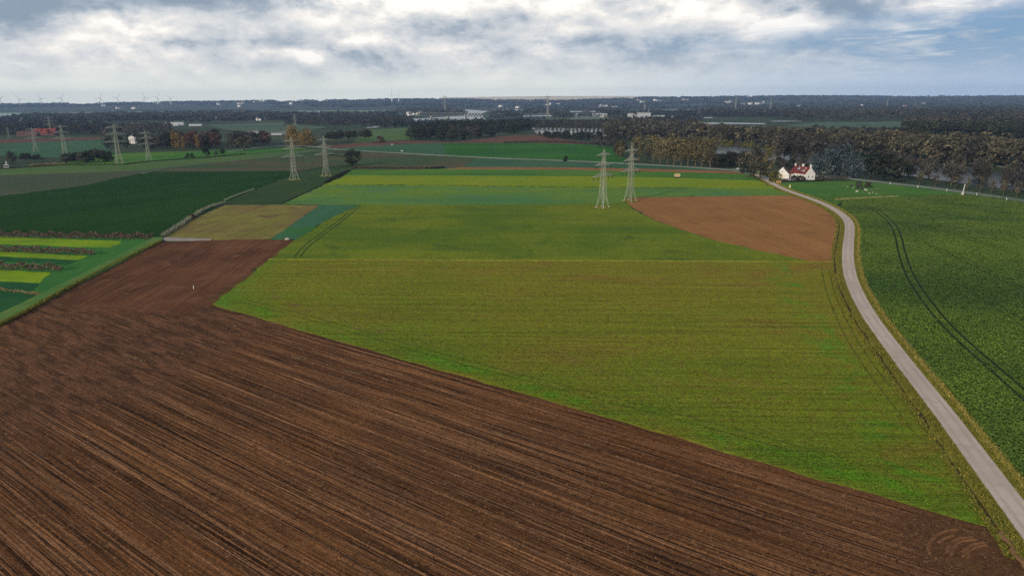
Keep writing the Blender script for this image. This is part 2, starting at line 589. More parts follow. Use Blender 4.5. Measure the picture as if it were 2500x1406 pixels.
def crop_extra(t, P, x, y, c, fine):
    # bare brown patches, and lush green ones where seed was doubled along the headlands
    d = t.node('ShaderNodeVectorMath', operation='DOT_PRODUCT')
    sft = t.node('ShaderNodeVectorMath', operation='SUBTRACT')
    t.put(sft.inputs[0], P)
    sft.inputs[1].default_value = (PL[0], PL[1], 0)
    t.put(d.inputs[0], sft.outputs[0])
    d.inputs[1].default_value = (PN[0], PN[1], 0)
    dist = d.outputs['Value']
    d2 = t.node('ShaderNodeVectorMath', operation='DOT_PRODUCT')
    t.put(d2.inputs[0], sft.outputs[0])
    d2.inputs[1].default_value = (PD[0], PD[1], 0)
    al = d2.outputs['Value']
    px_, py_, _ = t.sep(P)[:3]
    wob = t.noise(P, 0.30, 5, 0.7)
    dist_w = t.math('ADD', dist, t.math('MULTIPLY', t.math('SUBTRACT', wob, 0.5), 7.0))
    # lush fringe along the furrows, uneven in width and strength
    tong = t.noise(t.comb(t.math('MULTIPLY', al, 0.045), t.math('MULTIPLY', dist, 0.16), 3.0), 1.0, 4, 0.62, 0.5)
    band = t.math('MULTIPLY', t.ramp(dist_w, 0.4, 2.2), t.ramp(dist_w, 10.5, 4.0))
    lush = t.math('MULTIPLY', t.math('MULTIPLY', t.ramp(tong, 0.46, 0.62), band), t.ramp(wob, 0.30, 0.60))
    brn = t.noise(t.comb(t.math('MULTIPLY', px_, 0.5), py_, 2.0), 0.060, 6, 0.66, 0.5)
    far = t.ramp(t.math('ADD', py_, t.math('MULTIPLY', px_, 0.30)), 118.0, 215.0)
    right = t.ramp(px_, -45.0, 45.0, 0.35, 1.0)
    far = t.math('MULTIPLY', far, right)
    c = t.mix(t.math('MULTIPLY', far, 0.55), c, S(118, 110, 34))
    c = t.mix(t.math('MULTIPLY', t.ramp(brn, 0.50, 0.66), t.math('ADD', t.math('MULTIPLY', right, 0.42), t.math('MULTIPLY', far, 0.25))), c, S(118, 88, 44))
    soil = t.noise(P, 0.75, 5, 0.7)
    c = t.mix(t.math('MULTIPLY', t.ramp(soil, 0.50, 0.64), 0.6), c, S(106, 84, 44))
    edge = t.math('MULTIPLY', t.ramp(dist_w, 22.0, 0.0), t.ramp(brn, 0.64, 0.42))
    c = t.mix(t.math('MULTIPLY', edge, 0.6), c, S(78, 104, 30))
    c = t.mix(t.math('MULTIPLY', lush, 0.8), c, S(76, 120, 26))
    # bare patches where the rows turn
    turn = t.math('MULTIPLY', t.ramp(t.noise(t.comb(t.math('MULTIPLY', al, 0.05), t.math('MULTIPLY', dist, 0.13), 8.0), 1.0, 4, 0.65), 0.56, 0.68), t.math('MULTIPLY', t.ramp(dist, 3.0, 7.0), t.ramp(dist, 24.0, 12.0)))
    c = t.mix(t.math('MULTIPLY', turn, 0.7), c, S(104, 80, 52))
    left = t.math('ADD', px_, t.math('MULTIPLY', py_, 0.06))
    lw = t.ramp(t.math('ADD', left, t.math('MULTIPLY', wob, 9.0)), -52.0, -64.0)
    c = t.mix(t.math('MULTIPLY', lw, t.math('MULTIPLY', t.ramp(wob, 0.35, 0.6), 0.7)), c, S(72, 118, 34))
    # lush patches where the drill turned beside the lane
    ln0, ln1 = G(2085, 840), G(2420, 1275)
    ld = (ln1 - ln0) / np.linalg.norm(ln1 - ln0)
    lnrm = np.array([ld[1], -ld[0]])
    dl = t.math('ADD', t.math('ADD', t.math('MULTIPLY', px_, float(lnrm[0])), t.math('MULTIPLY', py_, float(lnrm[1]))), float(-(lnrm @ ln0)))
    aal = t.math('ADD', t.math('MULTIPLY', px_, float(ld[0])), t.math('MULTIPLY', py_, float(ld[1])))
    lp = t.noise(t.comb(t.math('MULTIPLY', aal, 0.13), t.math('MULTIPLY', dl, 0.07), 5.0), 1.0, 4, 0.65, 0.8)
    lm = t.math('MULTIPLY', t.math('MULTIPLY', t.ramp(dl, 1.0, 3.0), t.ramp(dl, 13.0, 6.0)), t.math('MULTIPLY', t.ramp(lp, 0.48, 0.60), t.ramp(wob, 0.32, 0.58)))
    c = t.mix(t.math('MULTIPLY', lm, 0.75), c, S(76, 122, 30))
    # drill rows
    for sc_, off, k in ((1.2, 1.0, 0.34), (2.6, 4.0, 0.34)):
        n = t.noise(t.comb(t.math('MULTIPLY', x, 0.012 / sc_), y, off), sc_, 2, 0.5)
        groove = t.ramp(t.math('ABSOLUTE', t.math('SUBTRACT', n, 0.5)), 0.012, 0.035, 1.0, 0.0)
        c = t.mix(t.math('MULTIPLY', groove, k), c, S(50, 56, 20))
    return c


m_crop = field('young_crop', S(98, 110, 29), S(112, 114, 33), -0.05, 0.016, 0.7, 0.5, 2.2, 0.9, 0.45, None, 0, crop_extra)
m_crop_b = field('crop_olive', S(72, 92, 26), S(98, 106, 28), -0.05, 0.018, 0.45, 0.22, 1.2, 0.85, 0.45, S(62, 82, 30), 0.8)
m_brown = field('brown_tilled', S(122, 85, 50), S(134, 94, 57), math.radians(97), 0.02, 0.6, 0.4, 1.2, 0.5, 0.25, S(108, 74, 42), 0.7)
m_bluegreen = field('leaf_crop_blue', S(66, 102, 56), S(88, 110, 38), -0.06, 0.016, 0.10, 0.30, 0.55, 0.5, 0.3, S(64, 102, 80), 0.55, aniso=0.10)
m_yellow = field('leaf_crop_yellow', S(112, 120, 26), S(98, 116, 28), -0.08, 0.02, 0.12, 0.30, 0.55, 0.5, 0.3)
m_green = field('meadow_green', S(52, 92, 38), S(72, 102, 36), -0.1, 0.012, 0.10, 0.30, 0.55, 0.5, 0.3)
m_bright = field('meadow_bright', S(34, 78, 30), S(46, 88, 32), -0.1, 0.012, 0.10, 0.30, 0.55, 0.5, 0.3)
m_teal = field('meadow_teal', S(48, 78, 56), S(56, 84, 60), -0.1, 0.014, 0.10, 0.30, 0.55, 0.5, 0.3)
m_redstripe = field('stubble_red', S(112, 78, 52), S(124, 88, 58), -0.1, 0.02, 0.2, 0.30, 0.55, 0.5, 0.3)
m_tan = field('stubble_tan', S(106, 102, 50), S(100, 84, 54), math.radians(84), 0.03, 0.5, 0.6, 1.2, 0.6, 0.2, S(88, 66, 50), 0.9)
m_wedge = field('leaf_crop_teal', S(48, 90, 38), S(54, 88, 70), math.radians(84), 0.03, 0.08, 0.3, 0.9, 0.4, 0.2, aniso=0.2)
m_dark = field('field_cloud_shade', S(20, 49, 15), S(29, 58, 18), math.radians(60), 0.010, 0.3, 0.22, 0.9, 0.8, 0.4)  # cloud shade over this field is put into its dark greens
m_darkolive = field('field_dark_olive', S(38, 58, 36), S(50, 66, 34), math.radians(60), 0.015, 0.2, 0.30, 0.55, 0.5, 0.3)
m_greybrown = field('field_grey_brown', S(58, 68, 50), S(66, 70, 54), 0.15, 0.012, 0.2, 0.30, 0.55, 0.5, 0.3, S(52, 66, 46), 0.6)
m_olive = field('field_olive', S(62, 86, 46), S(74, 92, 50), 0.15, 0.012, 0.2, 0.30, 0.55, 0.5, 0.3)
m_mix = field('field_mixed', S(50, 70, 44), S(76, 68, 50), -0.12, 0.012, 0.2, 0.30, 0.55, 0.5, 0.3)
m_lime = field('meadow_lime', S(110, 134, 24), S(88, 116, 30), -0.08, 0.06, 0.4, 0.35, 0.9, 0.5, 0.2, S(104, 116, 44), 0.5)
m_bank = field('bank_grass', S(62, 96, 48), S(78, 104, 52), math.radians(46), 0.06, 0.5, 0.35, 1.5, 0.35, 0.2, S(96, 100, 58), 0.7)
m_strip = field('strip_green', S(44, 88, 42), S(54, 98, 44), math.radians(46), 0.05, 0.2, 0.2, 1.2, 0.25, 0.1)
m_stripdark = field('strip_dark', S(30, 68, 40), S(38, 78, 40), 0.0, 0.05, 0.2, 0.15, 1.2, 0.25, 0.1)
m_crop_r = field('leafy_crop', S(60, 80, 36), S(84, 100, 38), math.radians(-25), 0.02, 0.35, 0.16, 1.1, 0.8, 0.6, S(104, 112, 42), 0.4)
m_verge = field('verge_grass', S(98, 98, 40), S(122, 112, 48), 0.4, 0.12, 0.6, 0.25, 1.8, 0.45, 0.2, S(92, 96, 44), 0.8)
m_ditch = field('ditch_soil', S(58, 50, 36), S(70, 62, 42), 0.4, 0.1, 0.5, 0.3, 2.0, 0.4, 0.2)
m_garden = field('house_meadow', S(56, 92, 38), S(70, 100, 40), 0.2, 0.03, 0.3, 0.15, 1.0, 0.25, 0.1, S(60, 92, 56), 0.6)
m_redsoil = field('far_red_soil', S(80, 56, 48), S(92, 66, 56), 0.1, 0.01, 0.1, 0.15, 0.4, 0.2, 0.0)
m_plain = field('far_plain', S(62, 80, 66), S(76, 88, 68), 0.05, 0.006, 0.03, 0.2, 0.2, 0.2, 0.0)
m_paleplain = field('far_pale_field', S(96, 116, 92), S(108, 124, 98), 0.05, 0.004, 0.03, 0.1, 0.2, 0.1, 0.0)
m_road = field('road_concrete', S(154, 141, 131), S(168, 154, 144), 0.0, 0.09, 0.3, 0.05, 3.0, 0.22, 0.0, S(138, 126, 116), 0.6)
m_road_far = field('road_far', S(92, 103, 95), S(106, 114, 106), 0.0, 0.05, 0.3, 0.03, 3.0, 0.06, 0.0)
m_pad = field('pad_concrete', S(120, 113, 114), S(134, 127, 125), 0.0, 0.2, 0.5, 0.1, 2.0, 0.15, 0.0)

m_water = bpy.data.materials.new('water')
m_water.use_nodes = True
_t = NT(m_water.node_tree)
_b = _t.n['Principled BSDF']
_b.inputs['Base Color'].default_value = (0.035, 0.05, 0.055, 1)
_b.inputs['Roughness'].default_value = 0.22
_b.inputs['IOR'].default_value = 1.33
_bp = _t.node('ShaderNodeBump')
_bp.inputs['Distance'].default_value = 0.35
_t.put(_bp.inputs['Height'], _t.noise(_t.node('ShaderNodeTexCoord').outputs['Object'], 0.5, 3, 0.5))
_t.put(_b.inputs['Normal'], _bp.outputs[0])

# the one sheet everything lies on
mb = MB()
for i in range(12):
    for j in range(8):
        x0, y0 = -12000 + 2000 * i, -1500 + 1500 * j
        mb.add([(x0, y0, 0), (x0 + 2000, y0, 0), (x0 + 2000, y0 + 1500, 0), (x0, y0 + 1500, 0)], [(0, 1, 2, 3)])
tag(mb.build('ground', m_ground), kind='structure')

# --- the lane on the right
L_PX = [(1815, 414), (1832, 424), (1862, 441), (1900, 464), (1996, 498), (2037, 520), (2060, 543), (2062, 568), (2054, 626), (2057, 661), (2070, 706), (2092, 751), (2117, 796),
        (2156, 847), (2191, 898), (2246, 972), (2307, 1058), (2357, 1134), (2411, 1213), (2454, 1282), (2498, 1346), (2556, 1430), (2640, 1550)]
R_PX = [(1838, 414), (1852, 424), (1888, 443), (1925, 462), (1998, 488), (2036, 506), (2066, 524), (2082, 540), (2087, 560), (2084, 594), (2086, 642), (2092, 680), (2105, 712),
        (2124, 748), (2156, 796), (2188, 834), (2238, 900), (2307, 979), (2364, 1048), (2415, 1112), (2462, 1170), (2500, 1213), (2580, 1310), (2680, 1430)]


def resample(P, n):
    P = np.array(P)
    s = np.concatenate([[0], np.cumsum(np.linalg.norm(np.diff(P, axis=0), axis=1))])
    q = np.linspace(0, s[-1], n)
    return np.stack([np.interp(q, s, P[:, 0]), np.interp(q, s, P[:, 1])], 1)


Lw = smooth(pxs(*L_PX), 5)
Rw = smooth(pxs(*R_PX), 5)
Lr, Rr = np.array(Lw), np.array(Rw)
# centre line: for every left point the nearest right point
cen = []
for p in Lr:
    k = np.argmin(np.linalg.norm(Rr - p, axis=1))
    cen.append((p + Rr[k]) / 2)
cen = resample(cen, 70)
for _ in range(2):
    cen[1:-1] = (cen[:-2] + 2 * cen[1:-1] + cen[2:]) / 4
LANE = [np.array(p) for p in cen]                # runs towards the camera: its left hand is the field on the right
ROAD_W = 1.75
slab('verge', offset(LANE, 4.0) + offset(LANE, -3.6)[::-1], 0.22, m_verge, 3.0, 0.25)
slab('ditch', offset(LANE, -3.3) + offset(LANE, -4.9)[::-1], 0.03, m_ditch, 3.0, 0.2)
slab('lane', offset(LANE, ROAD_W) + offset(LANE, -ROAD_W)[::-1], 0.30, m_road, 3.0, 0.03)

# --- the far road that joins it, both ways
W_ROAD = smooth(pxs((560, 372), (620, 362), (662, 358), (711, 356.5), (753, 358), (820, 365), (870, 368.5), (1000, 376), (1200, 386.5), (1400, 394), (1500, 399), (1600, 404), (1700, 410), (1800, 417), (1836, 419)), 6)
ribbon('far_road', W_ROAD, 2.3, 2.3, 0.55, m_road_far)
E_ROAD = smooth(pxs((1790, 416.5), (1840, 419), (1900, 423), (1980, 429), (2070, 437), (2160, 447), (2250, 457), (2350, 470), (2430, 481), (2500, 492), (2620, 512), (2800, 545)), 6)
ribbon('far_road', E_ROAD, 2.4, 2.4, 0.55, m_road_far)
slab('road_junction', pxs((1786, 414), (1822, 413), (1842, 424), (1826, 428), (1790, 420)), 0.58, m_road_far, 3, 0)

# --- the large fields
road_side = offset(LANE, -4.2)
ri = [p for p in road_side]
# ploughed land in the foreground
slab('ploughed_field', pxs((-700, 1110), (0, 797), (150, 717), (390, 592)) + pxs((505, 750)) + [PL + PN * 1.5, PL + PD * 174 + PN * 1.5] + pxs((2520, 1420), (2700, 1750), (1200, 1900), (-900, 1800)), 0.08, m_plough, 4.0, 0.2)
def furrow_ridges():
    """raised crests left by the plough, running the length of the field: low prisms with crumbling tops"""
    r = np.random.default_rng(21)
    V, Q = [], []
    b = -0.9
    while b > -74:
        a0 = -12 - 0.52 * b * -1 + r.normal(0, 6)            # the crests fade out towards the rough headland
        a0 = max(-40, -20 + 0.75 * b + r.normal(0, 5)) if b < -12 else 2 + r.uniform(0, 6)
        a1 = 176 + 0.25 * b + r.normal(0, 1.5)
        if b > -24:
            a1 = 152 + r.normal(0, 1.5)
        if b < -55:
            a1 = 150
        hgt = abs(r.normal(0.05, 0.03)) + 0.05
        wd = r.uniform(0.16, 0.30)
        n = int((a1 - a0) / 1.6)
        if n > 3:
            al = np.linspace(a0, a1, n)
            k = r.uniform(0.35, 1.25, n) * np.clip(np.minimum(np.arange(n), np.arange(n)[::-1]) / 6.0, 0.05, 1)
            wob = np.cumsum(r.normal(0, 0.012, n))
            base = len(V)
            for i in range(n):
                for off, z in ((-wd, 0.075), (-0.04 + r.normal(0, 0.03), 0.085 + hgt * k[i]), (wd * 0.8, 0.075)):
                    p = PL + PD * al[i] + PN * (b + off + wob[i])
                    V.append((p[0], p[1], z))
            for i in range(n - 1):
                q = base + 3 * i
                Q += [(q, q + 3, q + 4, q + 1), (q + 1, q + 4, q + 5, q + 2)]
        b -= r.choice([0.48, 0.58, 0.70, 0.9], p=[0.4, 0.35, 0.15, 0.1])
    tag(link('furrow_ridges', np_mesh('furrow_ridges', np.array(V), np.array(Q), m_plough)), kind='structure')


furrow_ridges()
slab('ploughed_field', pxs((385, 592), (500, 587), (732, 585), (652, 644), (528, 745), (470, 765), (250, 770), (140, 735)), 0.11, m_plough_b, 3.0, 0.9)
# young crop, its right edge along the ditch
edge = [p for p in ri if 75 < p[1] < 214]
slab('crop_field', [PL, G(660, 634)] + pxs((1000, 637), (1500, 640), (2030, 641)) + edge + [PL + PD * 166], 0.20, m_crop, 4.0, 0.2)
# wild margin between the two crops
slab('field_margin', pxs((655, 634), (1300, 637), (2035, 640), (2036, 641.6), (1300, 638.6), (655, 635.6)), 0.32, plain('dry_margin', S(118, 116, 40), 1, 0.05, 0.3, 0.5), 4, 0.2)
slab('crop_field', pxs((660, 633), (725, 585), (800, 538), (880, 500), (1100, 500), (1400, 499), (1530, 497), (1545, 512), (1600, 540), (1660, 562), (1750, 590), (1860, 615), (1975, 640), (1500, 639), (1000, 636)), 0.26, m_crop_b, 4.0, 0.3)
edge = [p for p in ri if 214 < p[1] < 352]
slab('tilled_field', pxs((1520, 488), (1560, 483), (1750, 480), (1930, 478)) + edge + pxs((2030, 640), (1962, 638), (1860, 613), (1750, 588), (1660, 560), (1600, 538), (1548, 510)), 0.14, m_brown, 4.0, 0.25)
slab('crop_field', pxs((690, 499), (745, 473), (792, 451), (1100, 453), (1400, 457), (1700, 459), (1885, 461), (1930, 477), (1750, 479.5), (1560, 482), (1520, 488), (1530, 498), (1200, 501), (880, 501.5)), 0.30, m_bluegreen, 3.0, 0.75)
slab('crop_field', pxs((788, 453), (850, 428), (1100, 429), (1400, 431), (1650, 434), (1850, 441), (1890, 462), (1700, 460), (1400, 458.5), (1100, 454.5)), 0.45, m_yellow, 3.0, 0.75)
slab('crop_field', pxs((838, 430), (865, 416), (1000, 416), (1100, 414), (1400, 415.5), (1650, 420), (1826, 427), (1856, 443), (1650, 436), (1400, 432), (1100, 430.5)), 0.5, m_green, 3.0, 0.75)
slab('stubble_strip', pxs((1085, 414.5), (1130, 410), (1400, 411), (1650, 416), (1790, 420), (1826, 427), (1650, 422), (1400, 416.5)), 0.56, m_redstripe, 3.0, 0.75)
slab('meadow', pxs((1122, 411), (1164, 388), (1400, 396.5), (1600, 406), (1700, 412), (1792, 420), (1650, 417), (1400, 412)), 0.40, m_teal, 3.0, 0.75)
slab('field', pxs((800, 379), (862, 371), (1000, 378), (1168, 388), (1126, 411), (1080, 415), (880, 413), (862, 403), (856, 387)), 0.34, m_mix, 3.0, 0.75)
slab('meadow', pxs((1088, 380), (1085, 350.5), (1300, 350), (1440, 354.5), (1505, 362), (1530, 399), (1400, 391), (1200, 384)), 0.40, m_bright, 3.0, 0.75)
slab('meadow', pxs((830, 363), (900, 358), (1000, 352), (1090, 350.5), (1092, 380.5), (1000, 374), (880, 367)), 0.36, m_teal, 3.0, 0.75)
slab('meadow', pxs((1500, 362), (1560, 366), (1760, 408), (1800, 415), (1700, 407), (1526, 398)), 0.30, m_ground, 3.0, 0.75)
slab('bare_soil_field', pxs((790, 357), (880, 350), (1000, 344), (1100, 347), (1230, 333), (1310, 330), (1460, 353), (1300, 349), (1090, 349.5), (1000, 351), (870, 361), (800, 362)), 0.22, m_redsoil, 6.0, 0.5)
slab('meadow', pxs((860, 348), (905, 318), (1020, 311), (1000, 342), (880, 349)), 0.3, m_olive, 6.0, 0.5)

# --- left of the middle
slab('shaded_field', pxs((-700, 520), (0, 481), (205, 455), (345, 425), (378, 421), (560, 420), (722, 419), (722, 425), (640, 455), (550, 495), (470, 530), (390, 580), (0, 566), (-700, 545)), 0.40, m_dark, 3.0, 0.75)
slab('meadow', pxs((550, 496), (640, 456), (722, 425), (790, 408), (858, 402), (872, 409), (850, 419), (790, 451), (742, 474), (688, 499), (600, 500)), 0.24, m_darkolive, 3.0, 0.75)
slab('stubble_field', pxs((400, 582), (470, 538), (548, 502), (690, 500.5), (780, 502.5), (730, 538), (663, 584), (520, 587)), 0.16, m_tan, 3.0, 0.3)
slab('crop_field', pxs((662, 585), (728, 539), (782, 502), (880, 501), (800, 537), (724, 586)), 0.30, m_wedge, 3.0, 0.3)
slab('field', pxs((-700, 466), (0, 428), (169, 423), (302, 418), (363, 416.5), (345, 424), (278, 438), (205, 455), (0, 481), (-700, 521)), 0.30, m_greybrown, 6.0, 0.4)
slab('field', pxs((-700, 445), (0, 415), (152, 405), (302, 404), (363, 396), (500, 387), (660, 373), (762, 366), (800, 367), (762, 371), (650, 386), (500, 400), (387, 411), (363, 417), (302, 419), (169, 424), (0, 429), (-700, 468)), 0.34, m_olive, 6.0, 0.4)
slab('field', pxs((375, 421.5), (387, 412), (500, 401), (640, 388), (750, 373), (802, 377), (857, 386), (860, 403), (800, 407), (722, 420), (560, 421)), 0.34, m_mix, 6.0, 0.4)
slab('meadow', pxs((100, 404), (150, 399), (285, 376), (500, 369), (650, 364), (700, 362), (760, 364), (660, 372), (500, 386), (363, 395), (302, 403), (152, 404.5)), 0.38, m_green, 6.0, 0.4)
slab('meadow', pxs((-700, 372), (0, 351), (245, 342), (262, 366), (290, 374), (160, 385), (110, 384), (0, 380), (-700, 402)), 0.3, m_teal, 6.0, 0.4)
slab('bare_soil_field', pxs((-300, 352), (0, 341), (90, 340), (245, 336), (245, 342), (0, 351), (-300, 364)), 0.34, m_redsoil, 6.0, 0.4)
slab('path', pxs((340, 425), (387, 411), (440, 405), (500, 399.5), (650, 385.5), (762, 369), (800, 367), (840, 366), (840, 368), (800, 370), (762, 371.5), (650, 387.5), (500, 402), (440, 408), (392, 414), (350, 427)), 0.44, plain('path_gravel', S(66, 80, 58), 1, 0.05, 0.2, 0.2), 5, 0.2)
slab('path', pxs((545, 489), (575, 477), (620, 461), (622, 463.5), (578, 480), (549, 492)), 0.44, plain('path_dry_grass', S(84, 90, 66), 1, 0.05, 0.2, 0.3), 4, 0.1)

# --- strips with hedges in the lower left
slab('meadow', pxs((-700, 600), (0, 576), (200, 580), (395, 584), (380, 592), (150, 706), (0, 778), (-700, 1095)), 0.12, m_strip, 4.0, 0.2)
slab('meadow_strip', pxs((-700, 596), (0, 579), (300, 590), (268, 606), (0, 597), (-700, 612)), 0.17, m_lime, 3.0, 0.35)
slab('meadow_strip', pxs((-700, 650), (0, 614), (215, 626), (190, 636), (0, 627), (-700, 664)), 0.17, m_lime, 3.0, 0.35)
slab('meadow_strip', pxs((-700, 664), (0, 627), (190, 636), (162, 648), (0, 640), (-700, 680)), 0.16, m_stripdark, 3.0, 0.35)
slab('meadow_strip', pxs((-700, 715), (0, 660), (125, 667), (98, 692), (0, 688), (-700, 750)), 0.17, m_lime, 3.0, 0.35)
slab('meadow_strip', pxs((-700, 752), (0, 689), (96, 693), (80, 712), (0, 706), (-700, 776)), 0.16, m_stripdark, 3.0, 0.35)
slab('meadow_strip', pxs((-700, 790), (0, 712), (95, 722), (40, 752), (0, 768), (-700, 1060)), 0.16, m_stripdark, 3.0, 0.35)
slab('grass_bank', pxs((-700, 1088), (0, 772), (150, 700), (378, 583), (400, 584), (392, 593), (160, 712), (0, 797), (-700, 1112)), 0.75, m_bank, 3.0, 0.15)
slab('concrete_pad', pxs((390, 583), (430, 583), (516, 586.5), (516, 588), (430, 588.5), (388, 588)), 0.5, m_pad, 2, 0.1)

# --- right of the lane
vl = offset(LANE, 3.7)
edge = [p for p in vl if 60 < p[1] < 330]
slab('crop_field', pxs((2060, 489), (2190, 481), (2350, 478), (2380, 479), (2500, 497), (2620, 518), (2800, 552), (3300, 700), (3300, 1700), (2900, 1700)) + edge[::-1], 0.55, m_crop_r, 3.0, 0.25)
edge = [p for p in vl if 330 < p[1] < 440]
slab('meadow', pxs((1905, 447), (2010, 444), (2080, 443), (2160, 450), (2250, 461), (2345, 473), (2348, 478), (2190, 481), (2062, 489)) + edge[::-1], 0.30, m_garden, 4.0, 0.2)
slab('field_margin', pxs((2035, 488), (2090, 485), (2190, 480), (2192, 483), (2090, 488), (2040, 491)), 0.62, plain('dry_margin_right', S(120, 118, 66), 1, 0.05, 0.3, 0.5), 3, 0.15)
slab('yard', pxs((1896, 438), (1915, 435), (1938, 437), (1945, 442), (1905, 443)), 0.36, m_pad, 3, 0.05)

# wheel ruts in the leafy crop: bare trodden soil between the leaves
m_rut = plain('rut_soil', S(36, 46, 25), 1, 0.03, 0.3, 0.8)
RUT = smooth(pxs((2095, 502), (2135, 518), (2168, 546), (2184, 578), (2192, 615), (2206, 662), (2225, 700), (2255, 745), (2295, 795), (2350, 850), (2420, 912), (2500, 985), (2620, 1090)), 6)
RUT2 = offset(RUT, 2.0)
for ln in (RUT, RUT2):
    ribbon('wheel_rut', ln, 0.32, 0.32, 0.57, m_rut, 0.08)

for pts in ([(2150, 500), (2250, 516), (2380, 541), (2520, 572)], [(2205, 545), (2300, 568), (2400, 598), (2520, 640)], [(2225, 590), (2310, 622), (2400, 665), (2520, 728)], [(2245, 650), (2330, 692), (2420, 748), (2530, 826)]):
    ln = smooth(pxs(*pts), 5)
    for d in (0, 1.9):
        ribbon('wheel_rut', offset(ln, d), 0.17, 0.17, 0.57, m_rut, 0.1)

# old wheel marks in the olive crop
RUT3 = smooth(pxs((872, 504), (800, 560), (745, 600), (718, 630)), 4)
for d in (0, 1.9):
    ribbon('wheel_rut', offset(RUT3, d), 0.3, 0.3, 0.28, plain('rut_green', S(52, 66, 32), 1, 0.03, 0.3, 0.5), 0.1)
for d in (5.2, 7.2):
    ribbon('wheel_rut', [PL + PN * (d + 0.6 * math.sin(a_ * 0.06)) + PD * a_ for a_ in np.arange(4, 150, 4.0)], 0.13, 0.13, 0.22, plain('rut_headland', S(58, 74, 26), 1, 0.03, 0.4, 0.4), 0.1)
RUT5 = smooth(pxs((2006, 660), (2018, 715), (2052, 800), (2098, 880), (2160, 965), (2232, 1060)), 5)
for d in (0, 2.0):
    ribbon('wheel_rut', offset(RUT5, d), 0.16, 0.16, 0.22, plain('rut_crop', S(72, 80, 28), 1, 0.03, 0.4, 0.6), 0.08)
slab('bare_patch', pxs((2446, 1296), (2474, 1300), (2494, 1340), (2530, 1400), (2500, 1392), (2462, 1350)), 0.27, field('sandy_soil', S(138, 106, 74), S(112, 84, 60), 0.4, 0.2, 0.8, 0.2, 1.5, 0.5, 0.2), 1.5, 0.25)
m_worn = field('road_worn', S(146, 133, 124), S(158, 145, 135), 0.0, 0.12, 0.3, 0.05, 3.0, 0.15, 0.0)
for d in (-0.85, 0.85):
    slab('wheel_path', offset(LANE, d + 0.27) + offset(LANE, d - 0.27)[::-1], 0.306, m_worn, 2.0, 0.06)
# the tractor's turning marks in the corner of the ploughed land
m_ridge = plain('ridge_soil', S(98, 69, 47), 1, 0.05, 0.25, 1.5)
for pts in ([(2340, 1291), (2300, 1300), (2277, 1316), (2267, 1336), (2271, 1354)], [(2328, 1307), (2305, 1315), (2290, 1326)],
            [(2378, 1311), (2338, 1316), (2318, 1330), (2311, 1352)], [(2385, 1317), (2345, 1323), (2327, 1336), (2322, 1358)],
            [(2410, 1324), (2375, 1330), (2357, 1342), (2351, 1362)], [(2412, 1330), (2385, 1336), (2366, 1346), (2362, 1366)]):
    ln = smooth(pxs(*pts), 5)
    mb = MB()
    lo_l, lo_r = offset(ln, 0.22), offset(ln, -0.22)
    n = len(ln)
    V = [(p[0], p[1], 0.07) for p in lo_l] + [(p[0], p[1], 0.24 if 0 < i < n - 1 else 0.08) for i, p in enumerate(ln)] + [(p[0], p[1], 0.07) for p in lo_r]
    F = []
    for i in range(n - 1):
        F += [(i, n + i, n + i + 1, i + 1), (n + i, 2 * n + i, 2 * n + i + 1, n + i + 1)]
    mb.add(V, F)
    tag(mb.build('soil_ridge', m_ridge), kind='structure')

# --- water and far plain
def water(*p):
    slab('water', pxs(*p), 0.6, m_water, 60, 0)


CANAL_T = [(1690, 350), (1760, 356), (1890, 369), (2100, 388), (2300, 408), (2500, 428), (2800, 462)]
CANAL_B = [(2800, 500), (2500, 470), (2390, 456), (2250, 436), (2100, 418), (1890, 394), (1745, 378), (1690, 370)]
water(*(CANAL_T + CANAL_B))
slab('towpath', pxs((2200, 386), (2260, 388), (2400, 402), (2520, 416), (2800, 448), (2800, 451), (2520, 418.5), (2400, 404), (2260, 390), (2200, 388)), 0.9, m_road_far, 10, 0)
water((1296, 313), (1400, 314), (1480, 316.5), (1500, 320), (1478, 335), (1400, 331), (1310, 328))
water((1500, 318), (1560, 318.5), (1640, 320), (1640, 323), (1560, 321.5), (1500, 321))
water((1007, 291), (1050, 288), (1086, 286.5), (1125, 283), (1143, 279.5), (1138, 274), (1105, 269.5), (1144, 268.5), (1193, 272), (1178, 277), (1180, 287), (1190, 296), (1150, 296), (1100, 293), (1044, 294), (1023, 299), (1014, 297))
water((1200, 268), (1290, 268.5), (1288, 273), (1215, 272))
water((1275, 283), (1350, 282), (1352, 285), (1278, 286))
water((1385, 272), (1460, 272), (1462, 274), (1388, 274))
water((1520, 274), (1590, 269.5), (1690, 268), (1704, 273), (1640, 274), (1530, 276))
water((1590, 285), (1740, 287), (1740, 289.5), (1590, 289))
water((1686, 301), (1760, 300), (1870, 302), (1866, 304.5), (1760, 304), (1690, 306))
water((541, 268.5), (655, 266.8), (650, 270.5), (560, 271.2))
water((-60, 279), (43, 278), (40, 285), (0, 287.5), (-60, 288))
water((880, 300), (980, 295), (980, 299), (890, 303))
water((893, 312), (925, 308), (938, 309), (920, 313), (900, 314))
slab('plain', pxs((500, 306), (700, 299), (800, 311), (705, 327), (560, 318)), 0.3, m_plain, 20, 2)
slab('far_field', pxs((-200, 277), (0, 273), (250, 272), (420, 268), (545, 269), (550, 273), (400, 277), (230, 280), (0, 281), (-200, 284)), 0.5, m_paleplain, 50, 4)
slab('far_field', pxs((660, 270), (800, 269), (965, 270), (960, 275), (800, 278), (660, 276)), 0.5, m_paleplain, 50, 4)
slab('far_field', pxs((1085, 272), (1130, 272), (1128, 279), (1060, 281)), 0.5, m_olive, 50, 4)
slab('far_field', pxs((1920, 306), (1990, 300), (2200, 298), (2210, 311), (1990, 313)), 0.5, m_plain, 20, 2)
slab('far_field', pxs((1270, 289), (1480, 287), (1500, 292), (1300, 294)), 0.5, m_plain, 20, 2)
_r2 = np.random.default_rng(9)
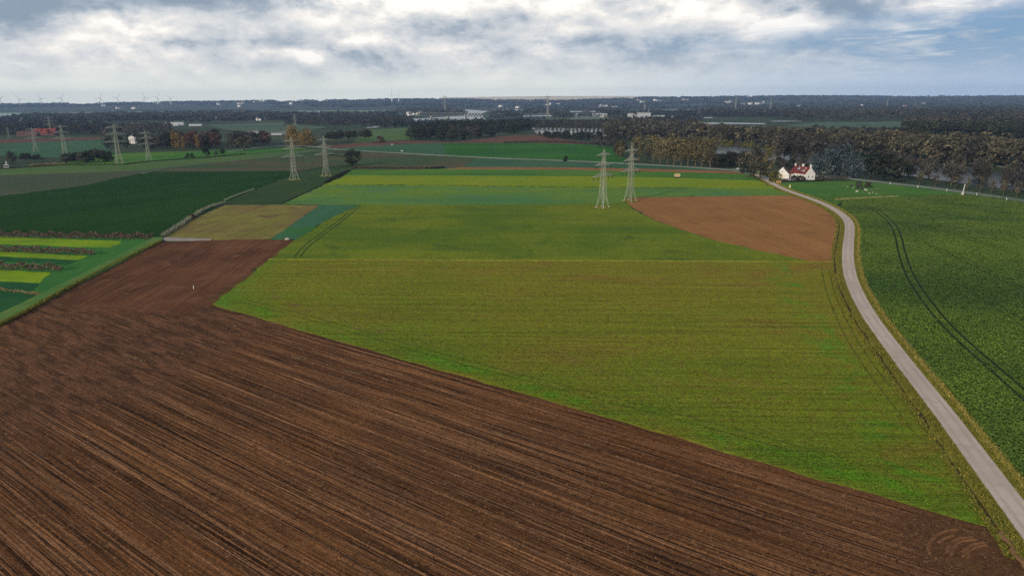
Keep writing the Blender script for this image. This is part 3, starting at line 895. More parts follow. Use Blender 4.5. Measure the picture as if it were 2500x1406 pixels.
for k in range(34):
    px0, py0 = _r2.uniform(-50, 2500), _r2.uniform(261, 284)
    py0 -= 0.0064 * (px0 - 300)
    wx, wy = _r2.uniform(40, 150), _r2.uniform(0.8, 2.6)
    sk = _r2.uniform(-0.6, 0.6)
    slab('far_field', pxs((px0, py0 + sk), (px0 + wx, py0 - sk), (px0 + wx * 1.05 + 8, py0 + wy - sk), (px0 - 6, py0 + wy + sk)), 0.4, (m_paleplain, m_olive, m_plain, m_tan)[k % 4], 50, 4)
for x0, x1, y0 in ((1215, 1275, 277.5), (1395, 1450, 285.5), (1500, 1570, 283.6), (1880, 1960, 296), (760, 830, 268.6), (1720, 1790, 276), (1040, 1100, 267.2), (1310, 1370, 276.6)):
    water((x0, y0 + 0.4), ((x0 + x1) / 2, y0), (x1, y0 + 0.3), (x1 - 4, y0 + 1.6), (x0 + 6, y0 + 1.9))
slab('far_path', pxs((1390, 290), (1478, 287.5), (1478, 289), (1395, 292)), 0.7, m_road_far, 20, 0)
# ------------------------------------------------------------------ foliage
def K(r, g, b):
    return sub_lin(r, g, b, 0.78)


LEAF = {
    'dark': leafy('leaf_dark', [K(24, 27, 24), K(40, 44, 34), K(60, 62, 44)], 0.25),
    'brown': leafy('leaf_brown', [K(36, 35, 35), K(61, 58, 54), K(102, 96, 86)], 0.30, K(60, 60, 48)),
    'olive': leafy('leaf_olive', [K(43, 42, 36), K(76, 72, 57), K(120, 112, 86)], 0.28, K(66, 62, 54)),
    'sunny': leafy('leaf_sunny', [K(56, 52, 37), K(94, 86, 58), K(132, 120, 86)], 0.18),  # lighter stops: sunlit poplar crowns put into the leaf colour
    'gold': leafy('leaf_gold', [K(72, 60, 34), K(116, 96, 50), K(146, 122, 70)], 0.15),
    'blue': leafy('leaf_blue', [K(28, 35, 40), K(53, 63, 68), K(100, 112, 115)], 0.15),
    'yellowgreen': leafy('leaf_yellowgreen', [K(50, 50, 24), K(88, 86, 38), K(126, 116, 56)], 0.1),
    'grey': leafy('leaf_grey', [K(44, 42, 46), K(66, 62, 64), K(88, 84, 82)], 0.2),
    'rust': leafy('leaf_rust', [K(52, 39, 34), K(80, 59, 50), K(106, 80, 66)], 0.2),
    'wood': leafy('leaf_wood', [K(30, 34, 34), K(52, 54, 50), K(78, 74, 64)], 0.2),
    'hedge': leafy('leaf_hedge', [K(54, 44, 40), K(94, 76, 66), K(132, 112, 98)], 0.1),
    'boxhedge': leafy('leaf_boxhedge', [K(18, 22, 14), K(30, 34, 20), K(44, 46, 26)], 0.1),
    'reed': leafy('leaf_reed', [K(70, 74, 62), K(112, 115, 97), K(156, 158, 136)], 0.05),
    'straw': leafy('leaf_straw', [K(92, 78, 56), K(128, 112, 78), K(150, 136, 96)], 0.05),
}
m_bark = plain('bark', S(92, 84, 70), 1, 0.05, 0.3, 1.0)
m_bark_pale = plain('bark_pale', S(96, 86, 66), 1, 0.05, 0.25, 1.0)
m_bark_dark = plain('bark_dark', S(48, 42, 36), 1, 0.05, 0.3, 1.0)


def quads_at(P, N, S_, r):
    """leaf quads centred on P facing N with half sizes S_"""
    n = len(P)
    ref = r.normal(size=(n, 3))
    a = np.cross(N, ref)
    a /= np.linalg.norm(a, axis=1, keepdims=True) + 1e-9
    b = np.cross(N, a)
    a = a * S_[:, None]
    b = b * (S_ * r.uniform(0.6, 1.0, n))[:, None]
    V = np.stack([P - a - b * 0.4, P - b * 0.1 - a * 0.1 + b * -0.7, P + a + b * 0.3, P + b * 0.8 - a * 0.2], 1).reshape(-1, 3)
    Q = np.arange(4 * n).reshape(n, 4)
    return V, Q


PROF = {
    'broad': (14.0, 5.6, 0.14, lambda u: np.sqrt(np.clip(1 - (2 * u - 0.92) ** 2 / 1.17, 0, 1))),
    'poplar': (21.0, 5.2, 0.20, lambda u: np.clip(0.42 + 1.05 * u - 0.25 * u ** 2, 0, 1) * np.sqrt(np.clip(1 - np.clip((u - 0.66) / 0.36, 0, 1) ** 2, 0, 1))),
    'column': (17.0, 2.6, 0.05, lambda u: np.clip(0.65 + u, 0, 1) * np.sqrt(np.clip(1 - np.clip((u - 0.45) / 0.56, 0, 1) ** 2, 0, 1))),
    'willow': (18.0, 9.5, 0.05, lambda u: np.sqrt(np.clip(1 - u ** 2.4, 0, 1)) * np.clip(0.72 + 1.2 * u, 0, 1)),
    'bush': (6.0, 3.4, 0.02, lambda u: np.sqrt(np.clip(1 - u ** 2, 0, 1)) * np.clip(0.8 + u, 0, 1)),
    'pine': (14.0, 3.8, 0.38, lambda u: np.sqrt(np.clip(1 - (2 * u - 1) ** 2, 0, 1))),
    'sapling': (9.0, 2.0, 0.28, lambda u: np.sqrt(np.clip(1 - (2 * u - 0.9) ** 2 / 1.2, 0, 1))),
}


def crown_arrays(kind, seed, nc, nl, size):
    r = np.random.default_rng(seed)
    H, R, base, prof = PROF[kind]
    u = r.beta(1.5, 1.15, nc)
    u = np.clip(u, 0.02, 0.98)
    th = r.uniform(0, 2 * math.pi, nc)
    lop = 1 + 0.18 * np.cos(th - r.uniform(0, 6.28)) + 0.12 * np.cos(2 * th - r.uniform(0, 6.28))
    rad = prof(u) * R * lop * np.sqrt(r.uniform(0.12, 0.92, nc))
    z0, z1 = H * base, H
    C = np.stack([rad * np.cos(th), rad * np.sin(th), z0 + (z1 - z0) * u * 0.96], 1)
    sg = R * (0.17 if kind != 'column' else 0.22)
    P = C[:, None, :] + r.normal(size=(nc, nl, 3)) * np.array([sg, sg, sg * (1.3 if kind in ('poplar', 'column', 'willow') else 0.8)])
    ct = r.uniform(-0.22, 0.22, nc)
    T = np.clip(0.5 + ct[:, None] + r.normal(0, 0.2, (nc, nl)), 0.02, 0.98)
    P = P.reshape(-1, 3)
    mid = np.array([0, 0, (z0 + z1) / 2])
    N = (P - mid) / (np.linalg.norm(P - mid, axis=1, keepdims=True) + 1e-6) + r.normal(size=P.shape) * 0.7 + np.array([0, 0, 0.25])
    N /= np.linalg.norm(N, axis=1, keepdims=True)
    P[:, 2] = np.maximum(P[:, 2], 0.2)
    V, Q = quads_at(P, N, size * r.uniform(0.6, 1.3, len(P)), r)
    return V, Q, T.ravel(), C


def trunk_mesh(kind, seed, C, mat):
    r = random.Random(seed)
    H, R, base, _ = PROF[kind]
    mb = MB()
    r0 = {'broad': 0.42, 'poplar': 0.36, 'column': 0.35, 'willow': 0.7, 'bush': 0.14, 'pine': 0.26, 'sapling': 0.16}[kind]
    pts = [Vector((0, 0, -0.2))]
    for i in range(1, 6):
        pts.append(Vector((r.uniform(-1, 1) * R * 0.04, r.uniform(-1, 1) * R * 0.04, H * 0.80 * i / 5)))
    for i in range(5):
        mb.tube(pts[i], pts[i + 1], r0 * (1 - i / 5.6), r0 * (1 - (i + 1) / 5.6), 6)
    order = sorted(range(len(C)), key=lambda i: r.random())[:9]
    for i in order:
        c = Vector(C[i])
        zz = max(H * max(base, 0.08) * 0.8, min(c.z - R * 0.5, H * 0.7))
        k = min(4, int(zz / (H * 0.16)))
        s = pts[k].lerp(pts[k + 1], 0.5)
        s.z = zz
        mb.tube(s, s.lerp(c, 0.95), r0 * 0.34, r0 * 0.08, 5)
    return mb.mesh('trunk', mat)


PROTO = {}
N_VAR = 4


def proto(kind, leaf, v):
    key = (kind, leaf, v)
    if key not in PROTO:
        seed = 100 * list(PROF).index(kind) + 10 * v + 3
        big = {'broad': (44, 30, 0.55), 'poplar': (46, 28, 0.50), 'column': (44, 24, 0.42), 'willow': (70, 34, 0.62), 'bush': (26, 26, 0.42), 'pine': (30, 26, 0.5), 'sapling': (22, 22, 0.32)}[kind]
        V, Q, T, C = crown_arrays(kind, seed, *big)
        crown = np_mesh('crown', V, Q, LEAF[leaf], T)
        bark = m_bark_pale if kind in ('poplar', 'sapling') else (m_bark if kind in ('willow', 'pine') else m_bark_dark)
        PROTO[key] = (trunk_mesh(kind, seed, C, bark), crown)
    return PROTO[key]


CATN = {'broad': ('tree', 'broadleaf_tree'), 'poplar': ('tree', 'poplar_tree'), 'column': ('tree', 'columnar_tree'), 'willow': ('tree', 'willow_tree'),
        'bush': ('bush', 'bush'), 'pine': ('tree', 'plantation_tree'), 'sapling': ('tree', 'young_tree')}
N_TREE = [0]
FOOT = []


def plant(kind, leaf, xy, h, label, group=None, wide=1.0):
    N_TREE[0] += 1
    tr, cw = proto(kind, leaf, random.randrange(N_VAR))
    s = h / PROF[kind][0]
    e = empty(CATN[kind][1], (xy[0], xy[1], 0.0), random.uniform(0, 6.28), (s * wide, s * wide, s))
    tag(e, label, CATN[kind][0], group)
    link('trunk', tr, e)
    link('crown', cw, e)
    FOOT.append((xy[0], xy[1]))
    return e


def scatter(poly, n, gap, keep=None):
    """n random points of a world polygon, no two nearer than gap"""
    P = np.array(poly)
    lo, hi = P.min(0), P.max(0)
    out = []
    for _ in range(n * 60):
        p = lo + (hi - lo) * rng.random(2)
        if not inside(p, poly):
            continue
        if any((p[0] - q[0]) ** 2 + (p[1] - q[1]) ** 2 < gap * gap for q in out[-400:]):
            continue
        out.append(p)
        if len(out) >= n:
            break
    return out


def wood(poly_px, n, gap, mix, hts, label, group, wide=1.0):
    for p in scatter(pxs(*poly_px), n, gap):
        kind, leaf = random.choice(mix)
        plant(kind, leaf, p, random.uniform(*hts), label, group, wide * random.uniform(0.85, 1.15))


LOWP = {}


def low(kind, v):
    if (kind, v) not in LOWP:
        LOWP[(kind, v)] = crown_arrays(kind, 900 + 7 * v + list(PROF).index(kind), 15, 9, 1.15)
    return LOWP[(kind, v)]


def woodland(name, poly_px, gap, mix, hts, label_leaf, nmax=900, wide=1.1, world=None):
    """a far wood that reads as one mass: one object of many crowns"""
    pts = scatter(world or pxs(*poly_px), nmax, gap)
    Vs, Qs, Ts, b = [], [], [], 0
    for p in pts:
        kind = random.choice(mix)
        V, Q, T, _ = low(kind, random.randrange(5))
        h = random.uniform(*hts)
        s = h / PROF[kind][0]
        a = random.uniform(0, 6.28)
        ca, sa = math.cos(a), math.sin(a)
        X = np.stack([(V[:, 0] * ca - V[:, 1] * sa) * s * wide + p[0], (V[:, 0] * sa + V[:, 1] * ca) * s * wide + p[1], V[:, 2] * s], 1)
        Vs.append(X)
        Qs.append(Q + b)
        Ts.append(np.clip(T + random.uniform(-0.28, 0.28), 0, 1))
        b += len(V)
    if not Vs:
        return None
    o = link(name, np_mesh(name, np.concatenate(Vs), np.concatenate(Qs), LEAF[label_leaf], np.concatenate(Ts)))
    return tag(o, kind='stuff')


# --- single trees and small groups
plant('broad', 'dark', G(861, 406), 13.4, 'lone round dark green tree standing beside the far pale road', None, 1.3)
plant('broad', 'dark', G(505, 383), 11.0, 'round dark tree at the field edge, largest of the row beside the dark ditch line', None, 1.0)
for (x, y, h, t) in ((458, 386, 4.2, 'first small round bush of the pair left of the round dark tree'), (470, 385, 4.0, 'second small round bush of the pair, nearer the round dark tree'),
                     (527, 379, 4.0, 'small dark bush just right of the round dark tree'), (544, 376.5, 5.2, 'taller dark bush between two smaller ones on the ditch line')):
    plant('bush', 'dark', G(x, y), h, t, None, 1.0)
plant('broad', 'olive', G(598, 369), 15.5, 'wide olive brown tree bulging from the front of the left wood', None, 1.45)
plant('willow', 'gold', G(716, 356), 22.0, 'left of two spreading golden willows behind the lattice pylons', None, 0.85)
plant('willow', 'gold', G(749, 357), 20.5, 'right of two spreading golden willows behind the lattice pylons', None, 0.9)
plant('bush', 'rust', G(928, 349), 8.0, 'orange brown shrub on bare soil before the green far meadow', None, 1.5)
plant('bush', 'dark', G(1381, 394), 4.6, 'small dark bush leaning over the far road at the meadow edge', None, 0.9)
plant('bush', 'dark', G(1317, 331), 6.0, 'small dark conifer like bush at the corner of the white water', None, 0.7)
plant('column', 'olive', G(1840, 436), 21, 'tallest of the columnar poplars beside the lane junction', None, 1.25)
plant('column', 'olive', G(1856, 437), 18, 'middle columnar poplar, shortest, beside the lane junction', None, 1.2)
plant('column', 'sunny', G(1872, 438), 19.5, 'columnar poplar turning golden, nearest the white farmhouse', None, 1.15)
plant('bush', 'yellowgreen', G(1891, 446), 7.0, 'round yellow green bush at the lane entrance of the farmhouse', None, 1.0)
plant('bush', 'dark', G(1822, 424), 7.5, 'dark bush at the foot of the columnar poplars', None, 1.2)
for i, (x, y, h, wd) in enumerate(((1990, 428, 13, .8), (2022, 431, 19, .85), (2055, 431, 20, .8), (2080, 434, 16, .75))):
    plant('willow', 'blue', G(x, y), h, ('low blue grey willow close behind the farmhouse', 'broad blue grey willow, left of the two tallest', 'tallest blue grey willow behind the road', 'rightmost blue grey willow, narrower, by the pale road')[i], None, wd)
for i, (x, y, h) in enumerate(((2126, 437, 13.5), (2158, 440, 16), (2190, 444, 14.5))):
    plant('broad', 'dark', G(x, y), h, ('dark green roadside tree nearest the blue willows', 'tallest of three dark green roadside trees', 'dark green roadside tree nearest the young trees')[i], None, 1.35)

# --- row of poplars along the far road
for i, (x, y) in enumerate(((1512, 391), (1560, 395), (1594, 397), (1612, 402), (1629, 403), (1645, 405), (1662, 406), (1679, 407), (1697, 408), (1713, 409), (1733, 410))):
    plant('poplar', 'sunny', G(x, y), random.uniform(21, 24) if i else 16.5, 'olive brown poplar with a bare pale trunk in the row along the far road', 'poplars in the row along the far road', 1.15)
wood([(1500, 384), (1600, 390), (1740, 402), (1740, 394), (1600, 380), (1500, 374)], 12, 8, [('broad', 'brown'), ('broad', 'dark'), ('poplar', 'brown')], (9, 15), 'brown thicket tree behind the poplar row along the far road', 'thicket behind the poplar row')
for x, y in ((1462, 360), (1482, 362), (1500, 366)):
    plant('broad', 'grey', G(x, y), random.uniform(11, 13), 'dark grey leafless tree at the right end of the bright meadow', 'leafless trees at the meadow end', 1.1)
wood([(1742, 411), (1800, 414), (1836, 416), (1836, 408), (1790, 400), (1745, 402)], 13, 5.0, [('broad', 'brown'), ('broad', 'dark'), ('bush', 'olive')], (8, 11.5), 'brown shrub in the thicket between canal and road junction', 'thicket between canal and road junction', 1.1)
wood([(1890, 416), (1965, 424), (1965, 416), (1900, 408)], 7, 5.5, [('broad', 'brown'), ('broad', 'dark')], (7, 10), 'dark bushy tree close behind the white farmhouse', 'bushy trees behind the farmhouse')
wood([(1885, 400), (2060, 412), (2080, 404), (1900, 391)], 14, 10, [('poplar', 'brown'), ('poplar', 'olive')], (21, 25), 'tall brown poplar behind the farmhouse and willows', 'tall poplars behind the farmhouse', 1.1)

# --- young trees on the far side of the east road, and the belt behind them
for x, y, h in ((2243, 455, 9), (2283, 458, 8), (2330, 463, 9), (2360, 466, 7), (2392, 471, 9.5), (2420, 475, 8), (2449, 479, 8.5), (2480, 483, 9)):
    plant('sapling', 'olive', G(x, y), h, 'young pale stemmed tree in the roadside row', 'young roadside trees')
wood([(2210, 440), (2350, 458), (2520, 478), (2640, 495), (2640, 478), (2520, 462), (2350, 442), (2215, 428)], 17, 9, [('broad', 'brown'), ('poplar', 'brown'), ('poplar', 'olive'), ('broad', 'grey')], (12, 17), 'brown autumn tree in the belt along the near bank of the canal', 'trees on the near bank of the canal')
wood([(2090, 412), (2200, 420), (2400, 436), (2600, 460), (2600, 470), (2400, 450), (2200, 432), (2090, 420)], 9, 11, [('broad', 'brown'), ('poplar', 'olive')], (12, 16), 'brown tree standing at the canal edge', 'trees at the canal edge')
# --- far bank of the canal
wood([(1700, 347), (1890, 365), (2100, 384), (2300, 402), (2560, 427), (2700, 448), (2700, 430), (2560, 408), (2300, 385), (2100, 372), (1890, 357), (1700, 342)], 62, 8, [('poplar', 'brown'), ('poplar', 'olive'), ('poplar', 'olive'), ('broad', 'brown'), ('broad', 'olive')], (18, 23), 'olive brown tree in the wood on the far bank of the canal', 'wood on the far bank of the canal', 1.15)
for i in range(12):
    x = 1700 + 17 * i
    plant('bush', 'yellowgreen' if i % 3 else 'olive', G(x, 349 + 0.098 * (x - 1700)), random.uniform(5, 7), 'yellowish shrub at the water line of the far canal bank', 'shrubs on the far canal bank', 1.1)
# --- woods in the middle
wood([(990, 346), (1092, 348), (1160, 342), (1232, 332), (1300, 325), (1292, 318), (1160, 328), (1060, 334), (1000, 335)], 40, 9, [('broad', 'dark'), ('broad', 'dark'), ('broad', 'brown')], (13, 17), 'dark tree in the wood beyond the bright meadow', 'dark wood beyond the bright meadow', 1.15)
wood([(802, 351), (905, 349), (905, 341), (810, 342)], 20, 6.5, [('pine', 'dark'), ('pine', 'brown')], (12.5, 14.5), 'slim dark tree of the small plantation on bare soil', 'small plantation on bare soil', 1.1)
wood([(385, 366), (500, 364), (590, 364), (655, 357), (655, 350), (560, 350), (400, 352)], 34, 8, [('broad', 'brown'), ('broad', 'dark'), ('broad', 'rust'), ('poplar', 'brown')], (14, 19), 'dark autumn tree in the left wood behind the meadow', 'left wood behind the meadow', 1.1)
wood([(252, 362), (385, 366), (400, 352), (300, 346), (255, 352)], 15, 8, [('broad', 'brown'), ('broad', 'dark')], (9, 13), 'low dark tree at the left end of the left wood', 'left end of the left wood', 1.1)
for x, h in ((426, 21), (436, 20), (450, 15), (485, 17)):
    plant('column', 'gold', G(x, 366.5), h, 'slender golden poplar standing out from the left wood', 'golden poplars of the left wood', 0.9)
for i in range(9):
    plant('broad', 'dark' if i % 3 else 'brown', G(162 + i * 13.2, 401 - i * 0.5 + random.uniform(-3, 1)), random.uniform(8.5, 11.5), 'dark leafy tree in the clump at the foot of two lattice pylons', 'clump at the foot of the pylons', 1.1)
wood([(-140, 408), (-40, 410), (45, 407), (45, 392), (-100, 392)], 11, 6, [('broad', 'dark'), ('broad', 'brown')], (8, 11), 'dark tree in the clump at the left border of the fields', 'clump at the left border', 1.1)
for x, y in ((58, 389), (70, 389), (82, 389), (92, 390)):
    plant('bush', 'dark', G(x, y), random.uniform(3.5, 5.5), 'low dark bush trailing off from the left border clump', 'low bushes beside the left border clump', 1.2)

# --- far woods that read as masses
wl = woodland
wl('woodland', [(1480, 342), (1700, 348), (1700, 322), (1480, 318)], 9, ['poplar', 'broad'], (15, 21), 'brown', 260)
wl('woodland', [(1300, 311), (1500, 313), (1500, 303), (1300, 302)], 11, ['broad', 'bush'], (7, 11), 'wood', 360)
wl('woodland', [(1500, 318), (1690, 322), (1690, 314), (1500, 306)], 11, ['poplar', 'broad'], (12, 17), 'brown', 420)
wl('woodland', [(1700, 345), (1890, 362), (2100, 382), (2300, 400), (2700, 445), (2700, 415), (2500, 397), (2400, 387), (2200, 375), (2050, 368), (1900, 356), (1750, 346), (1690, 338)], 9, ['poplar', 'broad', 'broad'], (17, 22), 'olive', 420)
wl('woodland', [(2210, 338), (2330, 346), (2700, 356), (2700, 336), (2330, 328), (2210, 326)], 10, ['broad'], (16, 20), 'dark', 420)
wl('woodland', [(1980, 322), (2200, 330), (2200, 322), (1990, 316)], 14, ['bush', 'broad'], (5, 9), 'wood', 60)
wl('woodland', [(1010, 334), (1300, 318), (1290, 309), (1020, 318)], 10, ['broad'], (13, 17), 'dark', 420)
wl('woodland', [(1190, 300), (1300, 303), (1340, 295), (1195, 292)], 14, ['broad', 'willow'], (9, 14), 'blue', 160)
wl('woodland', [(1010, 308), (1205, 305), (1200, 298), (1060, 299), (1015, 302)], 11, ['broad', 'bush', 'willow'], (7, 11), 'blue', 90)
# rows of bare trunks and crowns before the white water
for (a, b_, n) in (((1310, 323), (1520, 334), 22), ((1306, 314), (1500, 318), 20)):
    for i in range(n):
        t = i / (n - 1)
        plant('poplar', 'brown', G(a[0] + (b_[0] - a[0]) * t, a[1] + (b_[1] - a[1]) * t + 0.6), random.uniform(13, 16), 'thin bare trunked tree in the rows before the white water', 'tree rows before the white water', 0.8)
wl('woodland', [(1330, 338), (1470, 345), (1470, 335), (1330, 330)], 8, ['bush', 'broad'], (5, 8), 'dark', 70)
# left distance
wl('woodland', [(-160, 335), (60, 332), (250, 332), (260, 312), (-160, 306)], 12, ['broad'], (10, 16), 'wood', 420)
wl('woodland', [(240, 334), (420, 330), (420, 312), (240, 312)], 12, ['broad'], (9, 14), 'brown', 150)
wl('woodland', [(-160, 302), (500, 298), (505, 288), (-160, 289)], 15, ['broad', 'bush', 'poplar'], (8, 15), 'wood', 700)
wl('woodland', [(490, 299), (700, 293), (800, 298), (800, 287), (500, 286)], 15, ['broad', 'bush', 'poplar'], (8, 14), 'wood', 420)
wl('woodland', [(690, 308), (860, 310), (1010, 307), (1005, 293), (740, 289)], 14, ['broad', 'poplar'], (10, 15), 'wood', 700)
wl('woodland', [(920, 312), (1000, 310), (1020, 304), (940, 303)], 13, ['bush', 'broad'], (5, 9), 'dark', 70)
wl('woodland', [(1500, 300), (1700, 296), (1720, 291), (1500, 296)], 16, ['bush', 'broad'], (8, 12), 'wood', 160)
wl('woodland', [(1480, 286), (1520, 287), (1700, 284), (1960, 292), (1960, 282), (1700, 279), (1480, 281)], 18, ['broad', 'poplar'], (12, 18), 'wood', 600)
wl('woodland', [(1930, 298), (2250, 296), (2560, 302), (2700, 306), (2700, 281), (2250, 279), (1960, 281)], 18, ['broad', 'poplar'], (16, 23), 'wood', 900)
wl('woodland', [(2200, 316), (2700, 318), (2700, 305), (2250, 300)], 16, ['broad'], (15, 21), 'brown', 420)
wl('woodland', [(1360, 286), (1480, 282), (1480, 287), (1370, 289)], 18, ['broad', 'willow'], (8, 12), 'blue', 120)


RIDGE = [(-400, 3), (0, 2.5), (200, 3.5), (420, 5.2), (800, 7.2), (1000, 8.6), (1150, 7.4), (1300, 4.4), (1400, 4.2), (1500, 6.0), (1570, 8.6), (1700, 9.6), (1900, 10.2), (2050, 9.2), (2200, 6.4), (2330, 6.6), (2420, 6.4), (2600, 5.0), (2900, 5)]
RISE = ([4300, 4900, 5500, 6100, 6700, 7300, 7900], [0.0, 0.16, 0.36, 0.58, 0.80, 1.0, 0.8])


def ridge_z(px, D):
    az = math.atan2(px - 1250, FPX)
    h = 30 + np.interp(px, [a for a, _ in RIDGE], [b for _, b in RIDGE]) * 7300 / FPX
    return max(0.0, h * float(np.interp(D, *RISE)))


def hills():
    """low ridges closing the view, seven kilometres off; their woods are the distant forest"""
    px_ = np.linspace(-400, 2900, 240)
    m = field('hill_woods', S(46, 56, 52), S(64, 66, 56), 0.1, 0.002, 0.02, 0.3, 0.03, 0.5, 0.0, S(84, 76, 66), 0.7)
    V, Q = [], []
    rows = RISE[0]
    for j, D in enumerate(rows):
        for i, x in enumerate(px_):
            V.append((D * (x - 1250) / FPX, D, ridge_z(x, D) - (0 if j else 1)))
    n = len(px_)
    for j in range(len(rows) - 1):
        for i in range(n - 1):
            Q.append((j * n + i, j * n + i + 1, (j + 1) * n + i + 1, (j + 1) * n + i))
    tag(link('hills', np_mesh('hills', np.array(V), np.array(Q), m)), kind='structure')
    # the paler open hill behind the dip in the ridge
    r = np.random.default_rng(3)
    V, Q = [], []
    xs = np.linspace(1080, 1640, 120)
    for j, (D, k) in enumerate(((8300, 0.0), (8800, 0.85), (9300, 1.0), (9700, 0.4))):
        for i, x in enumerate(xs):
            px0 = np.interp(x, [1080, 1200, 1300, 1450, 1560, 1640], [8.6, 9.8, 10.2, 10.0, 9.2, 8])
            V.append((D * (x - 1250) / FPX, D, (50 + px0 * 9300 / FPX) * k + (r.normal(0, 1) if k else -2)))
    n = len(xs)
    for j in range(3):
        for i in range(n - 1):
            Q.append((j * n + i, j * n + i + 1, (j + 1) * n + i + 1, (j + 1) * n + i))
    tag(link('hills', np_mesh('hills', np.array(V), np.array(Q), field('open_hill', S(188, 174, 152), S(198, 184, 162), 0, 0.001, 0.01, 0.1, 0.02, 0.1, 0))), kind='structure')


hills()


def far_point(px, py):
    """ground or ridge seen at the pixel, kilometres away"""
    hor = 255 - 0.0064 * px
    for D in np.arange(1800, 7300, 20):
        if hor + (50 - ridge_z(px, D)) * FPX / D <= py:
            return np.array([D * (px - 1250) / FPX, D, ridge_z(px, D)])
    return np.array([7200 * (px - 1250) / FPX, 7200, ridge_z(px, 7200)])


FAR_HOUSES = []
_r = np.random.default_rng(17)
for x0, x1, y0, y1, n in ((505, 560, 288, 293, 3), (640, 670, 290, 293, 2), (1008, 1042, 276, 281, 6), (1440, 1500, 259, 264, 5), (1550, 1625, 246, 252, 7), (1655, 1670, 246, 249, 2), (1760, 1860, 248, 262, 7),
                          (2310, 2345, 275, 289, 3), (2455, 2490, 258, 288, 3), (560, 760, 249, 262, 8), (60, 480, 258, 266, 3), (1100, 1400, 255, 264, 5), (1900, 2300, 252, 270, 5), (1380, 1480, 279, 286, 4)):
    for _ in range(n):
        FAR_HOUSES.append(far_point(_r.uniform(x0, x1), _r.uniform(y0, y1)))


def far_forest():
    """the wooded plain and ridges out to the horizon, kilometres away: tree masses with clearings"""
    Vs, Qs, Ts, b = [], [], [], 0
    r = np.random.default_rng(5)
    protoV = []
    for k in range(6):
        n = 34
        th = r.uniform(0, 6.28, n)
        rad = np.sqrt(r.uniform(0, 1, n))
        z = np.sqrt(np.clip(1 - rad ** 2, 0, 1)) * r.uniform(0.55, 1.0, n)
        P = np.stack([rad * np.cos(th), rad * np.sin(th), z], 1)
        N = P + r.normal(size=P.shape) * 0.5 + np.array([0, 0, 0.3])
        N /= np.linalg.norm(N, axis=1, keepdims=True)
        protoV.append((P, N))
    lakes = [pxs((1000, 300), (1000, 288), (1090, 284), (1130, 276), (1100, 268), (1200, 266), (1290, 267), (1292, 275), (1200, 276), (1200, 300)), pxs((1268, 289), (1268, 280), (1358, 280), (1358, 289)),
             pxs((1380, 278), (1380, 271), (1466, 271), (1466, 278)), pxs((1515, 281), (1515, 271), (1600, 267), (1710, 266), (1710, 278)), pxs((1585, 292), (1585, 283), (1745, 285), (1745, 292)),
             pxs((535, 274), (535, 266.5), (660, 265), (665, 274)), pxs((-200, 290), (-200, 276), (60, 276), (60, 290)), pxs((-200, 285), (0, 271), (420, 266.5), (550, 268), (555, 277), (200, 283)),
             pxs((655, 280), (655, 268.5), (970, 268.5), (970, 280))]
    n_made = 0
    for _ in range(80000):
        if n_made >= 6600:
            break
        px = r.uniform(-250, 2750)
        # even cover in depth of view, from the near plain up the ridges
        if r.random() < 0.45:
            D = 1 / r.uniform(1 / 4600, 1 / 2150)
        else:
            D = r.uniform(4200, 7500)
        p = np.array([D * (px - 1250) / FPX, D])
        if any(inside(p, L) for L in lakes):
            continue
        q = math.sin(p[0] * 0.0031 + 1.3) * math.sin(p[1] * 0.0042 + 0.4) + 0.5 * math.sin(p[0] * 0.009 + p[1] * 0.006)
        if q < -0.22:
            continue
        z0 = ridge_z(px, D)
        if any(abs(p[0] - h_[0]) < 26 + 0.006 * D and -60 < h_[1] - p[1] < 260 for h_ in FAR_HOUSES):
            continue
        R_ = 9 + D * 0.0036
        h = r.uniform(11, 18) + D * 0.0003
        P, N = protoV[r.integers(6)]
        a = r.uniform(0, 6.28)
        ca, sa = math.cos(a), math.sin(a)
        X = np.stack([(P[:, 0] * ca - P[:, 1] * sa) * R_ * 1.3 + p[0], (P[:, 0] * sa + P[:, 1] * ca) * R_ + p[1], P[:, 2] * h + 0.5 + z0], 1)
        V, Q = quads_at(X, N, (2.4 + D * 0.0007) * r.uniform(0.6, 1.4, len(X)), r)
        Vs.append(V)
        Qs.append(Q + b)
        Ts.append(np.clip(0.5 + r.normal(0, 0.22) + r.normal(0, 0.16, len(X)), 0, 1))
        b += len(V)
        n_made += 1
    o = link('distant_forest', np_mesh('distant_forest', np.concatenate(Vs), np.concatenate(Qs), LEAF['wood'], np.concatenate(Ts)))
    tag(o, kind='stuff')


far_forest()
# ------------------------------------------------------------------ hedges, reeds, grasses, crop leaves
def leaf_row(line, width, height, per_m, size, r, top_k=0.25):
    """leaf quads filling a hedge that follows a line of ground points"""
    L = [np.array(p) for p in line]
    P = []
    for i in range(len(L) - 1):
        a, b = L[i], L[i + 1]
        d = b - a
        ln = np.linalg.norm(d)
        n = max(1, int(ln * per_m))
        t = r.random(n)
        nr = np.array([-d[1], d[0]]) / ln
        lump = 1 + 0.22 * np.sin(t * ln * 0.9 + i) + r.normal(0, 0.08, n)
        z = height * lump * np.sqrt(r.random(n))
        s = r.normal(0, width * 0.33, n) * np.sqrt(np.clip(1.2 - z / height, 0.2, 1))
        q = a + d * t[:, None] + nr * s[:, None]
        P.append(np.stack([q[:, 0], q[:, 1], z + 0.1], 1))
    P = np.concatenate(P)
    N = r.normal(size=P.shape) + np.array([0, -0.3, 0.4])
    N /= np.linalg.norm(N, axis=1, keepdims=True)
    V, Q = quads_at(P, N, size * r.uniform(0.6, 1.4, len(P)), r)
    return V, Q, np.clip(r.normal(0.5, 0.24, len(P)), 0, 1)


